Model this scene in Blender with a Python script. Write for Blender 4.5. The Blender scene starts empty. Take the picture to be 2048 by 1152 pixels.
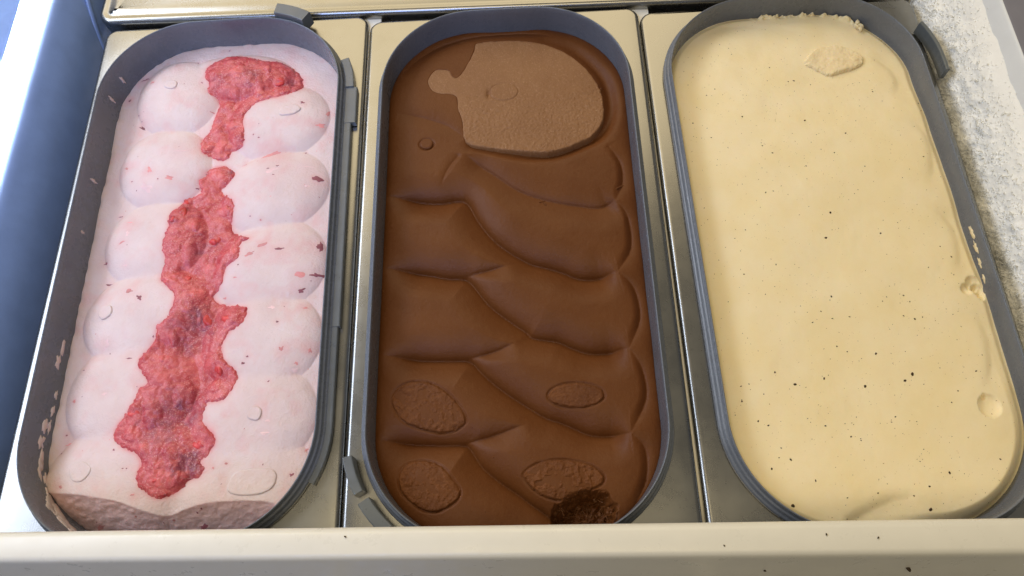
import bpy, math, random
import numpy as np

# ------------------------------------------------------------------ camera, world, lamps
scn = bpy.context.scene
COL = scn.collection
cam_d = bpy.data.cameras.new('camera'); cam = bpy.data.objects.new('camera', cam_d); COL.objects.link(cam)
cam.location = (0.2804, -0.3667, 0.3792); cam.rotation_euler = (0.4030, 0.0411, -0.0308)
cam_d.sensor_width = 36.0; cam_d.lens = 1470.45 / 2048 * 36.0
cam_d.clip_start = 0.01; cam_d.clip_end = 50
scn.camera = cam
w = bpy.data.worlds.new('World'); scn.world = w; w.use_nodes = True
bg = w.node_tree.nodes['Background']; bg.inputs['Color'].default_value = (1.0, 0.93, 0.80, 1); bg.inputs['Strength'].default_value = 0.17
scn.view_settings.view_transform = 'Standard'; scn.view_settings.look = 'None'
scn.view_settings.exposure = 0.14; scn.view_settings.gamma = 1.0; scn.view_settings.use_curve_mapping = False

def area(name, loc, target, sx, sy, power, color, spread=180):
    d = bpy.data.lights.new(name, 'AREA'); d.shape = 'RECTANGLE'; d.size = sx; d.size_y = sy
    d.energy = power; d.color = color; d.spread = math.radians(spread)
    o = bpy.data.objects.new(name, d); COL.objects.link(o); o.location = loc
    v = np.array(target, float) - np.array(loc, float)
    from mathutils import Vector
    o.rotation_euler = Vector(v).to_track_quat('-Z', 'Y').to_euler()
    return o
area('window_daylight', (-0.42, 0.05, 0.60), (0.08, -0.15, 0.0), 0.75, 0.24, 4.6, (0.73, 0.82, 1.0))
area('warm_room_light', (0.00, 1.25, 1.25), (0.3, -0.15, 0.0), 2.0, 1.3, 16.5, (1.0, 0.80, 0.48))
area('ceiling_lamp', (0.25, -0.55, 1.40), (0.42, -0.15, 0.0), 0.9, 0.6, 4.6, (1.0, 0.81, 0.48))
area('cool_front_fill', (0.0, -0.55, 0.60), (0.06, -0.04, 0.0), 0.35, 0.35, 0.32, (0.36, 0.50, 1.0), 50)  # added blue fill for the left tub, not a source of the place
area('sunbeam', (-0.19, -0.02, 0.36), (-0.0360, -0.02, 0.026), 0.9, 0.010, 4.0, (1.0, 0.98, 0.95), 1.5)

# ------------------------------------------------------------------ traced outlines, millimetres in the scene's own axes
SAUCE_A = [(69.6,-31.1),(73.5,-26.6),(80.6,-21.5),(88.1,-20.4),(97.4,-22.6),(106.7,-26.4),(119.5,-27.3),(126.3,-31.6),(133.3,-39.9),(135.5,-47.7),(133.1,-52.2),(122.4,-57.5),(110.2,-60.5),(104.4,-63.9),(100.1,-69.6),(99.5,-75.4),(101.3,-85.7),(100.5,-94.2),(93.4,-95.9),(92.2,-100.7),(88.2,-102.6),(78.2,-99.2),(74.0,-95.5),(72.6,-85.4),(76.8,-79.9),(78.1,-71.2),(80.5,-60.9),(78.4,-54.8),(72.8,-49.9),(73.2,-43.8),(70.1,-38.9)]
SAUCE_B = [(78.9,-113.8),(81.8,-108.5),(90.0,-106.9),(96.6,-112.1),(97.1,-116.2),(91.9,-122.1),(89.9,-125.6),(96.5,-131.0),(99.1,-133.4),(101.1,-140.1),(99.7,-147.8),(101.6,-154.3),(107.8,-158.5),(112.7,-161.3),(108.4,-163.6),(108.4,-168.6),(107.5,-174.7),(101.3,-179.3),(99.9,-186.5),(97.3,-192.4),(94.6,-197.0),(98.5,-201.3),(105.3,-202.8),(114.3,-205.0),(117.3,-207.5),(116.3,-213.2),(111.5,-218.7),(107.6,-221.9),(105.2,-228.5),(107.2,-236.4),(113.3,-242.5),(116.0,-248.0),(112.8,-256.4),(108.2,-260.9),(100.9,-261.2),(99.4,-265.3),(99.2,-271.5),(106.2,-277.9),(108.9,-283.0),(106.4,-286.9),(102.1,-292.7),(103.7,-296.7),(102.3,-301.0),(95.6,-303.2),(94.0,-306.0),(89.6,-309.6),(82.9,-311.8),(78.7,-310.2),(71.9,-305.2),(69.4,-299.3),(70.4,-293.5),(67.0,-288.4),(60.4,-285.1),(54.5,-280.9),(52.5,-275.7),(53.8,-271.7),(57.9,-265.7),(59.4,-262.2),(61.7,-257.1),(62.9,-251.8),(66.7,-249.3),(65.0,-245.5),(59.8,-239.8),(59.7,-233.2),(63.3,-228.9),(66.6,-222.3),(66.6,-215.5),(69.5,-213.3),(72.3,-210.0),(73.4,-203.1),(73.4,-196.0),(69.5,-192.3),(64.3,-187.2),(62.9,-182.3),(64.6,-175.0),(61.9,-165.0),(61.9,-157.4),(63.2,-151.0),(61.8,-145.8),(62.8,-140.6),(66.5,-134.3),(68.3,-130.8),(77.0,-126.0),(75.7,-117.8)]
SAUCE_DARK = [(101.6,-42.0,7.6,0.6),(127.1,-45.7,5.4,0.7),(79.8,-42.6,5.4,0.4),(88.2,-211.9,10.8,0.9),(75.9,-217.4,6.8,0.3),(84.5,-226.9,7.6,0.6),(83.4,-267.0,14.9,0.7),(79.6,-277.8,12.2,0.55),(94.3,-294.4,9.2,1.2),(96.4,-290.5,5.4,1.0),(93.4,-259.1,6.8,0.5),(85.6,-160.3,7.6,0.5),(83.5,-166.9,5.4,0.6),(73.4,-139.0,6.8,0.45),(94.9,-111.5,3.2,0.7),(65.3,-147.3,3.2,0.6),(98.0,-220.0,3.2,0.7)]
BERRY = [(70.2,-142.4,5.9),(79.9,-141.1,3.8),(86.4,-114.7,5.4),(94.7,-140.2,4.9),(68.1,-258.0,7.0),(62.5,-266.2,4.6),(112.8,-36.5,4.6),(124.5,-35.2,4.1),(91.2,-53.6,4.1),(79.3,-38.5,5.4),(65.9,-147.3,2.4),(98.0,-220.0,3.0),(65.7,-226.0,4.3),(103.4,-251.0,4.3),(88.3,-299.3,5.4),(80.7,-301.6,4.6),(77.8,-169.9,3.8),(105.0,-169.6,2.7),(68.2,-185.8,3.5),(97.3,-180.7,3.8),(107.2,-212.8,4.3),(86.1,-92.4,4.3),(79.6,-92.0,3.8),(61.2,-274.4,3.8),(99.1,-239.3,3.8),(78.7,-186.3,3.2),(72.9,-235.2,3.8),(100.1,-43.9,4.3),(85.4,-288.7,3.8),(79.8,-151.5,4.3),(91.7,-160.6,4.1),(70.7,-162.9,4.1),(88.1,-178.7,4.3),(86.0,-196.2,4.1),(82.9,-205.5,3.8),(92.6,-212.1,4.9),(76.9,-223.5,4.9),(90.1,-236.0,5.4),(74.8,-246.9,4.3),(87.4,-256.0,4.9),(105.2,-242.5,4.1),(72.3,-266.6,4.9),(63.1,-277.2,4.1),(72.7,-285.6,4.3),(93.4,-278.4,5.4),(99.6,-284.0,3.8),(82.3,-295.2,4.3),(92.7,-302.1,3.5),(92.7,-37.3,4.9),(107.5,-50.5,4.3),(120.4,-45.2,4.9),(87.2,-61.3,3.8),(90.8,-77.3,4.1),(81.4,-80.6,3.2),(93.5,-126.0,3.2),(69.5,-133.5,3.2)]
LOBES = [(52.2,-51.9,26.5,23.2,8,5.0),(51.8,-106.5,28.1,22.6,10,5.2),(54.6,-159.4,30.2,22.0,12,5.2),(56.5,-207.3,35.6,22.6,12,5.6),(56.1,-253.3,35.6,25.5,12,5.2),(60.2,-299.6,42.7,24.9,8,5.2),(121.9,-75.3,31.3,21.5,16,4.8),(124.6,-127.0,31.9,22.0,20,5),(126.6,-178.3,31.9,23.2,18,5),(126.5,-225.2,32.4,23.2,12,5),(126.1,-269.3,32.9,23.2,8,5),(121.3,-307.0,40.0,23.8,4,4.2),(92.7,-37.3,35.1,14.5,-5,4.4)]
S_CUT = [(16.3,-304.8),(23.2,-306.1),(38.2,-307.7),(49.1,-309.6),(61.5,-312.3),(72.7,-316.4),(82.4,-319.5),(88.9,-319.7),(98.8,-316.4),(110.3,-314.3),(123.3,-314.0),(136.3,-314.5),(143.5,-316.0)]
BITS = [(34.2,-40.3,1.82,1.05,0,0),(31.4,-74.2,2.83,1.16,-35,1),(49.8,-29.1,3.04,0.63,0,2),(28.0,-106.7,2.23,0.84,-20,0),(44.8,-110.4,2.23,1.89,-40,0),(58.3,-116.7,3.54,1.58,-10,0),(44.4,-122.6,5.27,2.94,-40,2),(34.0,-117.3,0.61,0.63,0,1),(51.2,-117.3,0.61,0.63,0,1),(75.1,-123.0,1.22,0.74,0,1),(79.7,-113.1,0.81,0.53,0,1),(107.6,-86.7,0.61,0.63,0,1),(111.3,-89.1,0.81,0.63,0,1),(141.3,-100.0,0.71,0.74,0,1),(119.9,-101.2,7.29,1.79,20,0),(153.6,-70.6,1.42,2.63,-10,0),(150.0,-80.6,3.24,1.89,10,0),(151.2,-121.2,3.85,2.73,-25,1),(122.5,-114.8,5.27,1.89,25,2),(120.0,-113.3,1.22,0.53,0,1),(125.7,-111.6,1.42,0.53,0,1),(124.0,-118.3,1.22,0.42,0,1),(137.4,-63.7,2.03,1.05,-20,1),(68.3,-43.2,1.01,0.53,-30,1),(76.9,-65.2,2.53,0.53,-20,0),(144.7,-112.3,5.06,0.42,0,2),(27.1,-63.9,0.61,0.53,0,1),(25.7,-33.8,3.04,0.74,20,1),(17.9,-50.3,1.52,0.84,40,1),(80.9,-12.5,0.71,0.63,0,1),(61.1,-22.7,0.81,0.53,0,1),(103.3,-106.9,1.52,0.63,0,0),(61.8,-96.8,5.06,0.84,0,2),(145.2,-126.9,2.03,0.63,0,2),(28.7,-139.9,1.52,0.53,10,1),(37.9,-146.3,3.04,0.42,-10,0),(35.8,-160.2,3.04,0.84,20,0),(38.3,-154.6,1.32,2.1,0,2),(25.4,-171.5,1.82,1.05,0,1),(40.2,-175.4,1.52,0.84,0,2),(29.8,-185.8,2.53,0.63,0,1),(46.1,-192.6,3.54,1.37,-5,0),(53.6,-197.7,2.23,1.68,-30,1),(37.8,-225.1,1.82,4.2,-10,2),(53.4,-234.1,3.04,0.42,0,1),(25.6,-257.1,1.32,1.37,0,0),(43.3,-254.2,1.52,1.05,0,2),(65.3,-221.8,0.71,0.74,0,1),(121.9,-166.5,4.25,1.47,15,0),(132.4,-169.8,3.54,1.05,0,1),(114.7,-172.3,4.25,1.26,25,0),(155.8,-167.6,1.82,5.25,0,1),(146.1,-186.7,4.05,2.31,0,0),(155.0,-186.5,3.44,1.68,0,1),(146.9,-196.2,2.43,1.47,20,1),(150.0,-206.9,2.03,0.84,0,0),(101.6,-198.2,1.52,0.84,-20,0),(107.4,-186.6,1.52,0.63,0,0),(131.5,-206.6,2.03,1.26,0,2),(139.4,-232.2,1.82,1.47,0,0),(154.8,-233.1,1.22,1.47,0,0),(120.7,-236.0,0.91,0.74,0,1),(118.5,-239.7,1.52,0.84,0,1),(147.3,-244.2,2.03,1.47,0,2),(148.0,-240.4,1.22,1.05,0,0),(133.8,-250.6,0.71,0.63,0,1),(135.7,-216.0,1.22,0.63,0,1),(108.7,-178.8,0.61,0.63,0,1),(26.6,-239.0,1.01,0.53,0,1),(118.4,-148.6,0.81,0.84,0,0),(111.7,-145.7,0.51,0.53,0,1),(22.2,-285.0,0.81,0.74,0,1),(25.2,-280.1,2.53,0.63,10,0),(22.6,-275.0,0.81,0.63,0,1),(28.2,-303.4,1.22,1.05,0,0),(54.3,-285.3,0.81,0.74,0,1),(68.6,-309.1,1.52,0.63,0,0),(109.0,-296.7,0.81,0.84,0,0),(115.8,-294.7,1.11,0.84,0,0),(150.8,-301.6,1.32,1.05,0,1),(134.7,-279.4,3.04,1.05,0,2),(136.0,-272.9,2.03,0.84,0,2),(156.6,-288.2,2.03,0.63,30,0),(102.2,-318.8,0.71,0.63,0,1),(104.8,-317.0,0.71,0.53,0,1),(103.6,-325.8,2.83,1.89,0,1),(46.2,-323.3,3.04,1.37,10,0),(132.7,-326.3,4.25,2.31,30,0),(61.2,-295.4,0.61,0.42,0,1),(63.3,-295.5,0.61,0.42,0,1),(89.5,-322.0,0.91,0.74,0,0),(69.5,-319.5,0.81,0.63,0,0)]
S_DISCS = [(48.6,-44.7,4.3,3.8,-10,0.9),(129.9,-70.1,7.0,4.1,14,1.0),(34.3,-205.4,4.6,4.3,0,1.1),(128.6,-268.7,4.1,3.8,0,1.3),(37.7,-296.0,6.2,5.5,0,0.6),(130.7,-304.6,13.5,7.0,6,0.9)]
C_S = [[(241.4,-107.7),(247.4,-112.8),(259.7,-122.6),(276.3,-136.1),(294.3,-144.0),(312.2,-148.5),(324.1,-150.2),(334.1,-146.2)],[(191.6,-135.3),(202.5,-136.6),(217.9,-138.5),(227.2,-139.3),(238.5,-138.2),(244.3,-141.0),(250.0,-152.7),(258.8,-166.0),(268.7,-175.2),(277.4,-181.2),(282.6,-184.0),(291.2,-186.7),(299.8,-190.1),(306.3,-193.6),(312.5,-195.1),(321.2,-194.9),(330.6,-193.5)],[(192.0,-184.4),(203.9,-185.3),(218.7,-187.3),(232.0,-190.2),(240.8,-191.0),(245.1,-193.4),(250.6,-201.0),(255.7,-208.1),(266.3,-217.8),(276.6,-225.8),(279.8,-229.3),(287.0,-231.1),(294.2,-232.6),(301.3,-236.1),(309.4,-239.4),(317.7,-240.4),(332.7,-239.6)],[(194.1,-237.8),(205.4,-238.9),(213.1,-239.8),(227.9,-240.8),(241.7,-241.4),(246.7,-243.6),(251.9,-249.9),(261.1,-258.3),(271.8,-266.3),(284.9,-275.0),(292.8,-278.1),(299.6,-281.3),(307.3,-285.1),(314.1,-286.4),(329.4,-286.5)],[(194.7,-285.0),(206.8,-286.2),(214.1,-287.0),(228.3,-288.1),(240.3,-288.6),(244.3,-290.6),(250.0,-299.7),(258.8,-307.8),(268.5,-314.7),(276.0,-320.7),(282.5,-325.4),(287.4,-329.0),(299.7,-335.2)]]
C_B = [[(240.8,-190.7),(258.4,-187.7),(273.2,-184.2),(281.1,-183.3)],[(241.7,-241.1),(257.4,-238.3),(272.9,-232.5),(280.4,-229.6)],[(240.3,-288.3),(256.4,-285.0),(274.0,-279.5),(287.5,-276.2)],[(227.2,-139.3),(228.3,-129.9),(232.3,-119.3),(239.5,-108.7)]]
C_R = [[(332.1,-108.5),(338.9,-119.9),(339.1,-134.2),(334.1,-146.2)],[(334.5,-148.6),(340.2,-158.5),(340.1,-178.5),(331.2,-193.5)],[(331.4,-194.8),(339.4,-204.0),(341.0,-222.5),(333.3,-239.6)],[(333.4,-241.1),(339.2,-251.7),(339.7,-268.5),(330.0,-286.0)],[(330.4,-287.6),(336.5,-295.2),(335.4,-310.6),(328.6,-322.8)]]
C_TRENCH = [(297.1,-22.9),(313.5,-30.4),(325.3,-42.4),(333.7,-56.4),(336.3,-72.5),(334.5,-86.8),(327.5,-98.5),(316.7,-104.6),(302.3,-110.1),(283.5,-111.2),(264.7,-108.3),(247.5,-103.6)]
C_SOFT = [[(200.7,-76.0),(217.0,-80.8),(233.2,-88.4),(242.8,-97.7)],[(203.7,-42.0),(222.9,-24.4),(250.0,-15.5),(284.0,-14.3),(307.3,-21.5)]]
PLATEAU = [(250.8,-23.5),(257.1,-22.3),(269.6,-22.3),(282.1,-23.2),(296.9,-27.3),(311.3,-36.1),(322.7,-49.2),(330.0,-64.7),(331.6,-78.0),(330.5,-89.4),(325.0,-99.0),(316.5,-104.7),(304.5,-109.5),(292.8,-111.6),(281.3,-110.5),(269.7,-108.9),(252.2,-105.1),(245.2,-102.3),(242.6,-98.3),(241.1,-84.0),(238.8,-76.6),(237.6,-66.3),(233.3,-63.8),(228.4,-63.5),(222.3,-60.9),(219.2,-54.7),(219.7,-50.1),(223.4,-44.3),(228.3,-43.5),(233.3,-44.9),(235.1,-49.3),(238.2,-51.0),(242.5,-45.5),(246.9,-36.5),(249.5,-28.9)]
P_DISC = (268.7,-64.3,9.2,6.8)
C_DISC = (219.0,-100.9,4.3,3.7)
C_OVALS = [[(202.7,-265.6),(204.0,-259.4),(211.1,-255.0),(220.4,-254.6),(229.6,-258.9),(237.8,-267.0),(242.6,-275.4),(240.8,-279.4),(234.8,-282.1),(226.8,-282.0),(214.7,-278.8),(207.5,-274.0)],[(317.0,-266.1),(315.7,-268.6),(312.3,-270.6),(307.3,-271.8),(301.6,-272.1),(295.9,-271.3),(291.2,-269.7),(288.0,-267.5),(287.0,-264.9),(288.3,-262.4),(291.7,-260.4),(296.6,-259.1),(302.5,-258.9),(308.2,-259.6),(313.0,-261.3),(316.1,-263.6)],[(207.5,-307.4),(208.3,-301.7),(213.2,-297.6),(221.0,-296.9),(229.9,-300.6),(235.8,-307.5),(239.5,-313.3),(236.8,-318.8),(229.1,-322.7),(221.4,-322.4),(213.6,-317.5),(209.6,-313.2)],[(272.3,-306.0),(278.8,-301.5),(288.6,-299.5),(298.3,-300.3),(307.8,-303.1),(313.2,-308.5),(311.9,-312.7),(306.0,-314.8),(296.3,-316.8),(290.4,-319.8),(281.0,-316.2),(274.5,-310.8)]]
C_HOLE = [(291.3,-320.6),(300.2,-315.4),(306.0,-314.7),(315.4,-317.8),(318.5,-325.3),(318.4,-332.5),(313.6,-339.5),(300.3,-342.6),(289.3,-338.7),(286.4,-331.4),(287.3,-324.2)]
V_CHUNK = [(461.8,-53.0),(469.1,-45.2),(476.8,-42.7),(486.3,-42.5),(496.7,-49.3),(498.9,-55.4),(495.4,-60.4),(486.6,-63.5),(479.3,-65.3),(474.4,-66.4),(469.4,-62.4),(462.4,-56.0)]
SPECKS = [(439.2,-57.0,0.51),(448.9,-69.0,0.51),(452.5,-68.5,0.71),(462.4,-72.0,0.41),(499.2,-80.1,0.61),(415.7,-94.8,0.71),(453.0,-100.1,0.71),(475.1,-111.4,0.71),(384.8,-98.2,0.51),(394.3,-109.9,0.51),(402.2,-72.1,0.41),(424.0,-117.5,0.51),(429.0,-123.1,0.61),(465.4,-125.1,0.51),(447.1,-133.4,0.51),(481.0,-135.8,0.41),(516.3,-131.2,0.51),(383.4,-158.7,0.41),(516.8,-42.1,0.61),(514.8,-38.9,0.51),(503.2,-87.8,0.3),(518.1,-118.7,0.3),(516.9,-108.8,0.3),(453.3,-116.9,0.3),(392.8,-102.7,0.3),(416.9,-44.8,0.3),(415.7,-39.8,0.3),(408.3,-45.4,0.3),(478.9,-139.1,0.3),(506.2,-139.3,0.3),(420.2,-150.6,0.61),(424.7,-149.9,0.41),(500.8,-144.8,0.3),(396.3,-76.8,0.51),(525.1,-90.3,0.51),(524.7,-96.6,0.51),(454.7,-165.8,0.81),(448.9,-181.9,0.81),(480.1,-180.4,0.61),(404.9,-174.2,0.41),(483.5,-172.1,0.3),(491.2,-174.1,0.3),(510.8,-190.4,0.41),(515.1,-197.2,0.71),(500.9,-203.1,0.41),(513.4,-208.2,0.41),(418.3,-197.0,0.51),(399.8,-201.9,0.51),(444.9,-217.7,0.71),(409.6,-214.5,0.41),(437.6,-226.1,0.51),(442.9,-230.5,0.51),(432.0,-232.2,0.51),(452.2,-230.0,0.61),(483.6,-219.0,0.61),(486.1,-222.8,0.51),(480.7,-230.9,0.51),(486.2,-233.0,0.71),(490.5,-232.1,0.41),(471.4,-222.0,0.41),(474.2,-219.6,0.41),(388.7,-218.0,0.3),(442.2,-246.3,0.51),(447.0,-249.5,0.41),(461.5,-251.4,0.71),(476.9,-250.9,0.3),(407.0,-259.3,0.61),(416.4,-266.2,1.01),(432.1,-263.6,0.71),(452.1,-268.8,0.91),(477.6,-263.4,1.01),(473.0,-266.7,0.91),(498.4,-273.3,0.51),(510.6,-263.1,0.61),(388.2,-266.1,0.51),(392.5,-265.1,0.41),(387.5,-274.1,0.61),(399.3,-270.8,0.41),(394.2,-284.8,0.71),(399.0,-287.2,0.61),(427.7,-288.6,0.51),(439.4,-294.6,0.61),(443.9,-296.7,0.51),(403.5,-298.9,0.51),(407.2,-304.9,0.81),(397.0,-309.1,0.71),(483.4,-314.3,0.81),(404.5,-327.2,1.11),(431.5,-324.4,0.51),(470.4,-331.3,0.91),(417.5,-315.7,0.61),(472.0,-320.5,0.61),(446.7,-322.7,0.51),(463.7,-324.6,0.51),(510.0,-308.6,0.51),(493.6,-279.2,0.41),(463.5,-285.5,0.51),(461.0,-288.1,0.41),(401.6,-303.7,0.41)]
V_HOLES = [(522.5,-213.6,4.1,2.5),(524.9,-217.6,3.8,3.5),(518.1,-216.7,3.2,2),(525.0,-221.2,2.4,2.5),(512.2,-281.6,5.9,2.6),(511.1,-276.6,1.6,1.2)]
V_SCALLOP = [[(503.1,-48.5),(515.5,-63.2),(516.9,-76.9),(510.2,-86.1)],[(514.6,-99.4),(523.9,-116.4),(520.7,-140.7),(512.4,-150.5)],[(512.4,-162.2),(522.6,-177.4),(520.9,-199.3),(512.7,-209.5)],[(520.4,-226.2),(522.7,-246.4),(518.6,-265.4),(509.3,-275.7)],[(393.3,-26.7),(411.9,-21.7),(440.8,-23.7),(468.8,-29.8),(493.7,-33.6)]]
V_FRONT = [(432.7,-336.3),(442.1,-331.7),(454.0,-327.4),(468.9,-325.6)]
V_TORN = [(431.1,-17.1,2.5),(435.5,-19.5,3.1),(442.1,-19.1,2.2),(450.0,-20.1,2.5),(456.6,-18.9,2.2),(463.1,-18.9,2.8),(469.2,-20.6,2.2),(476.9,-22.4,2.5),(482.9,-24.1,2.8),(490.6,-25.8,2.2),(464.2,-21.5,2.5),(444.9,-21.4,2.2),(501.6,-27.9,2.8),(502.3,-30.4,2.0),(500.9,-25.3,1.7),(471.9,-23.3,2.2)]
S_CRUMBS = [(12.1,-228.3,1.9),(12.8,-234.2,2.2),(12.1,-254.2,1.9),(14.5,-261.3,1.6),(13.0,-266.7,2.2),(13.2,-273.5,1.9),(13.0,-278.9,2.2),(11.3,-286.8,2.4),(13.9,-294.8,2.2),(14.1,-301.2,1.9),(19.4,-312.8,2.4),(22.9,-316.6,2.7),(27.4,-319.3,3.0),(31.9,-321.9,2.7),(20.1,-310.3,1.9),(36.2,-323.7,2.2),(24.6,-314.9,2.2),(17.7,-310.2,1.6),(31.3,-325.0,2.4),(39.2,-325.8,2.2),(11.1,-290.7,1.6)]
S_SMEARS = [(14.8,-56.9,2.4,70),(14.4,-114.5,2.4,70),(13.8,-157.8,1.6,60),(20.7,-44.1,2.4,50)]
TABPX = [[(119.0,-5.3),(140.7,-11.0)],[(184.3,-294.7),(189.9,-314.5)],[(190.7,-321.4),(206.1,-330.9)],[(525.6,-41.8),(531.2,-73.5)],[(168.3,-41.8),(173.3,-61.9)],[(174.3,-62.0),(179.3,-90.7)],[(174.4,-92.3),(175.2,-223.1)],[(174.8,-225.9),(171.8,-311.5)]]
V_SMEAR = [(529.3,-184.2),(528.2,-192.8),(527.6,-202.0),(527.3,-211.0),(374.5,-257.9),(374.8,-264.6),(375.2,-271.2)]


# ------------------------------------------------------------------ helpers
rng = np.random.default_rng(7); random.seed(7)
def link_mesh(name, V, F, mat, parent=None, smooth=True, origin=None):
    """V in metres, world axes. The object's origin sits at `origin` (or its parent's location)."""
    V = np.asarray(V, float)
    org = np.array(parent['_o'] if parent is not None and '_o' in parent else (origin if origin is not None else (0, 0, 0)), float)
    me = bpy.data.meshes.new(name)
    if isinstance(F, np.ndarray):
        n = F.shape[1]
        me.vertices.add(len(V)); me.vertices.foreach_set('co', (V - org).astype(np.float32).ravel())
        me.loops.add(F.size); me.loops.foreach_set('vertex_index', F.astype(np.int32).ravel())
        me.polygons.add(len(F)); me.polygons.foreach_set('loop_start', np.arange(0, F.size, n, dtype=np.int32))
        me.update(calc_edges=True); me.validate()
    else:
        me.from_pydata((V - org).tolist(), [], F); me.update()
    me.polygons.foreach_set('use_smooth', np.full(len(me.polygons), smooth, dtype=bool))
    o = bpy.data.objects.new(name, me); COL.objects.link(o)
    if mat: me.materials.append(mat)
    if parent is not None:
        o.parent = parent
        if '_o2' in parent: pass
    else: o.location = org
    o['_o'] = tuple(org)
    return o
def tag(o, label=None, cat=None, group=None, kind=None):
    for k, v in (('label', label), ('category', cat), ('group', group), ('kind', kind)):
        if v: o[k] = v
    return o
def empty(name, loc, label, cat, group=None):
    o = bpy.data.objects.new(name, None); COL.objects.link(o); o.location = loc; o['_o'] = tuple(loc)
    o.empty_display_size = 0.02
    return tag(o, label, cat, group)

_lat = {}
def vnoise(x, y, s, seed):
    """smooth value noise in [-1,1], cell size s"""
    if seed not in _lat: _lat[seed] = np.random.default_rng(seed).uniform(-1, 1, (257, 257))
    r = _lat[seed]
    u = x / s + 1000.3; v = y / s + 1000.7
    i = np.floor(u).astype(int); j = np.floor(v).astype(int); f = u - i; g = v - j
    f = f * f * f * (f * (f * 6 - 15) + 10); g = g * g * g * (g * (g * 6 - 15) + 10)
    i0, j0, i1, j1 = i % 257, j % 257, (i + 1) % 257, (j + 1) % 257
    return (r[i0, j0] * (1 - f) + r[i1, j0] * f) * (1 - g) + (r[i0, j1] * (1 - f) + r[i1, j1] * f) * g
def fbm(x, y, s, seed, n=4):
    t = 0; a = 1
    for k in range(n):
        t = t + a * vnoise(x, y, s, seed + 11 * k); s *= 0.5; a *= 0.5
    return t
def seg_dist(X, Y, pts, closed=False, pad=None):
    """distance to a polyline, side (+ = left of travel direction) and arc parameter 0..1"""
    P = np.array(pts, float)
    if closed: P = np.vstack([P, P[:1]])
    if pad is not None:      # only points near the polyline matter
        lo, hi = P.min(0) - pad, P.max(0) + pad; m = (X > lo[0]) & (X < hi[0]) & (Y > lo[1]) & (Y < hi[1])
        D, S_, T_ = np.full(X.shape, 1e6), np.zeros(X.shape), np.full(X.shape, 0.5)
        if m.any(): D[m], S_[m], T_[m] = seg_dist(X[m], Y[m], P)
        return D, S_, T_
    L = np.hypot(*(P[1:] - P[:-1]).T); acc = np.concatenate([[0], np.cumsum(L)])
    best = np.full(X.shape, 1e9); side = np.zeros(X.shape); par = np.zeros(X.shape)
    for k in range(len(P) - 1):
        dx, dy = P[k + 1] - P[k]; l2 = dx * dx + dy * dy + 1e-12
        t = np.clip(((X - P[k, 0]) * dx + (Y - P[k, 1]) * dy) / l2, 0, 1)
        ex, ey = X - P[k, 0] - t * dx, Y - P[k, 1] - t * dy
        d = np.hypot(ex, ey); m = d < best
        best = np.where(m, d, best); side = np.where(m, np.sign(dx * ey - dy * ex), side)
        par = np.where(m, (acc[k] + t * L[k]) / acc[-1], par)
    return best, side, par
def poly_sdf(X, Y, pts):
    """positive inside"""
    d, _, _ = seg_dist(X, Y, pts, True)
    P = np.array(pts, float); Q = np.roll(P, -1, 0); ins = np.zeros(X.shape, bool)
    for (x0, y0), (x1, y1) in zip(P, Q):
        c = ((y0 > Y) != (y1 > Y)) & (X < (x1 - x0) * (Y - y0) / (y1 - y0 + 1e-12) + x0); ins ^= c
    return np.where(ins, d, -d)
def smooth_curve(pts, closed=False, sub=6):
    """Catmull-Rom resampling"""
    P = [np.array(p, float) for p in pts]; n = len(P); out = []
    for i in range(n if closed else n - 1):
        g = (lambda k: P[k % n]) if closed else (lambda k: P[min(max(k, 0), n - 1)])
        a, b, c, d = g(i - 1), g(i), g(i + 1), g(i + 2)
        for s in range(sub):
            t = s / sub
            out.append(0.5 * ((2 * b) + (c - a) * t + (2 * a - 5 * b + 4 * c - d) * t * t + (3 * b - a - 3 * c + d) * t ** 3))
    if not closed: out.append(P[-1])
    return np.array(out)
sstep = lambda t: (lambda u: u * u * (3 - 2 * u))(np.clip(t, 0, 1))

# ------------------------------------------------------------------ materials
def mat(name):
    m = bpy.data.materials.new(name); m.use_nodes = True; nt = m.node_tree
    return m, nt, nt.nodes['Principled BSDF']
def node(nt, t, **kw):
    n = nt.nodes.new(t)
    for k, v in kw.items():
        if k in n.inputs: n.inputs[k].default_value = v
        else: setattr(n, k, v)
    return n
def coords(nt, scale=(1, 1, 1), rot=(0, 0, 0)):
    tc = nt.nodes.new('ShaderNodeTexCoord'); mp = nt.nodes.new('ShaderNodeMapping')
    mp.inputs['Scale'].default_value = scale; mp.inputs['Rotation'].default_value = rot
    nt.links.new(tc.outputs['Object'], mp.inputs['Vector']); return mp.outputs['Vector']
def noise(nt, vec, scale, detail=4, rough=0.55, dist=0.0):
    n = node(nt, 'ShaderNodeTexNoise', Scale=scale, Detail=detail, Roughness=rough, Distortion=dist)
    nt.links.new(vec, n.inputs['Vector']); return n.outputs['Fac']
def ramp(nt, fac, stops):
    r = nt.nodes.new('ShaderNodeValToRGB'); e = r.color_ramp.elements
    while len(e) < len(stops): e.new(0.5)
    for k, (p, c) in enumerate(stops):
        e[k].position = p; e[k].color = (c if len(c) == 4 else (*c, 1)) if not isinstance(c, (int, float)) else (c, c, c, 1)
    nt.links.new(fac, r.inputs['Fac']); return r.outputs['Color']
def mixc(nt, fac, a, b, mode='MIX'):
    n = nt.nodes.new('ShaderNodeMix'); n.data_type = 'RGBA'; n.blend_type = mode
    for v, s in ((fac, 0), (a, 6), (b, 7)):
        if hasattr(v, 'is_linked') or hasattr(v, 'links'): nt.links.new(v, n.inputs[s])
        else: n.inputs[s].default_value = v if isinstance(v, (int, float)) else (*v, 1) if len(v) == 3 else v
    return n.outputs[2]
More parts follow.
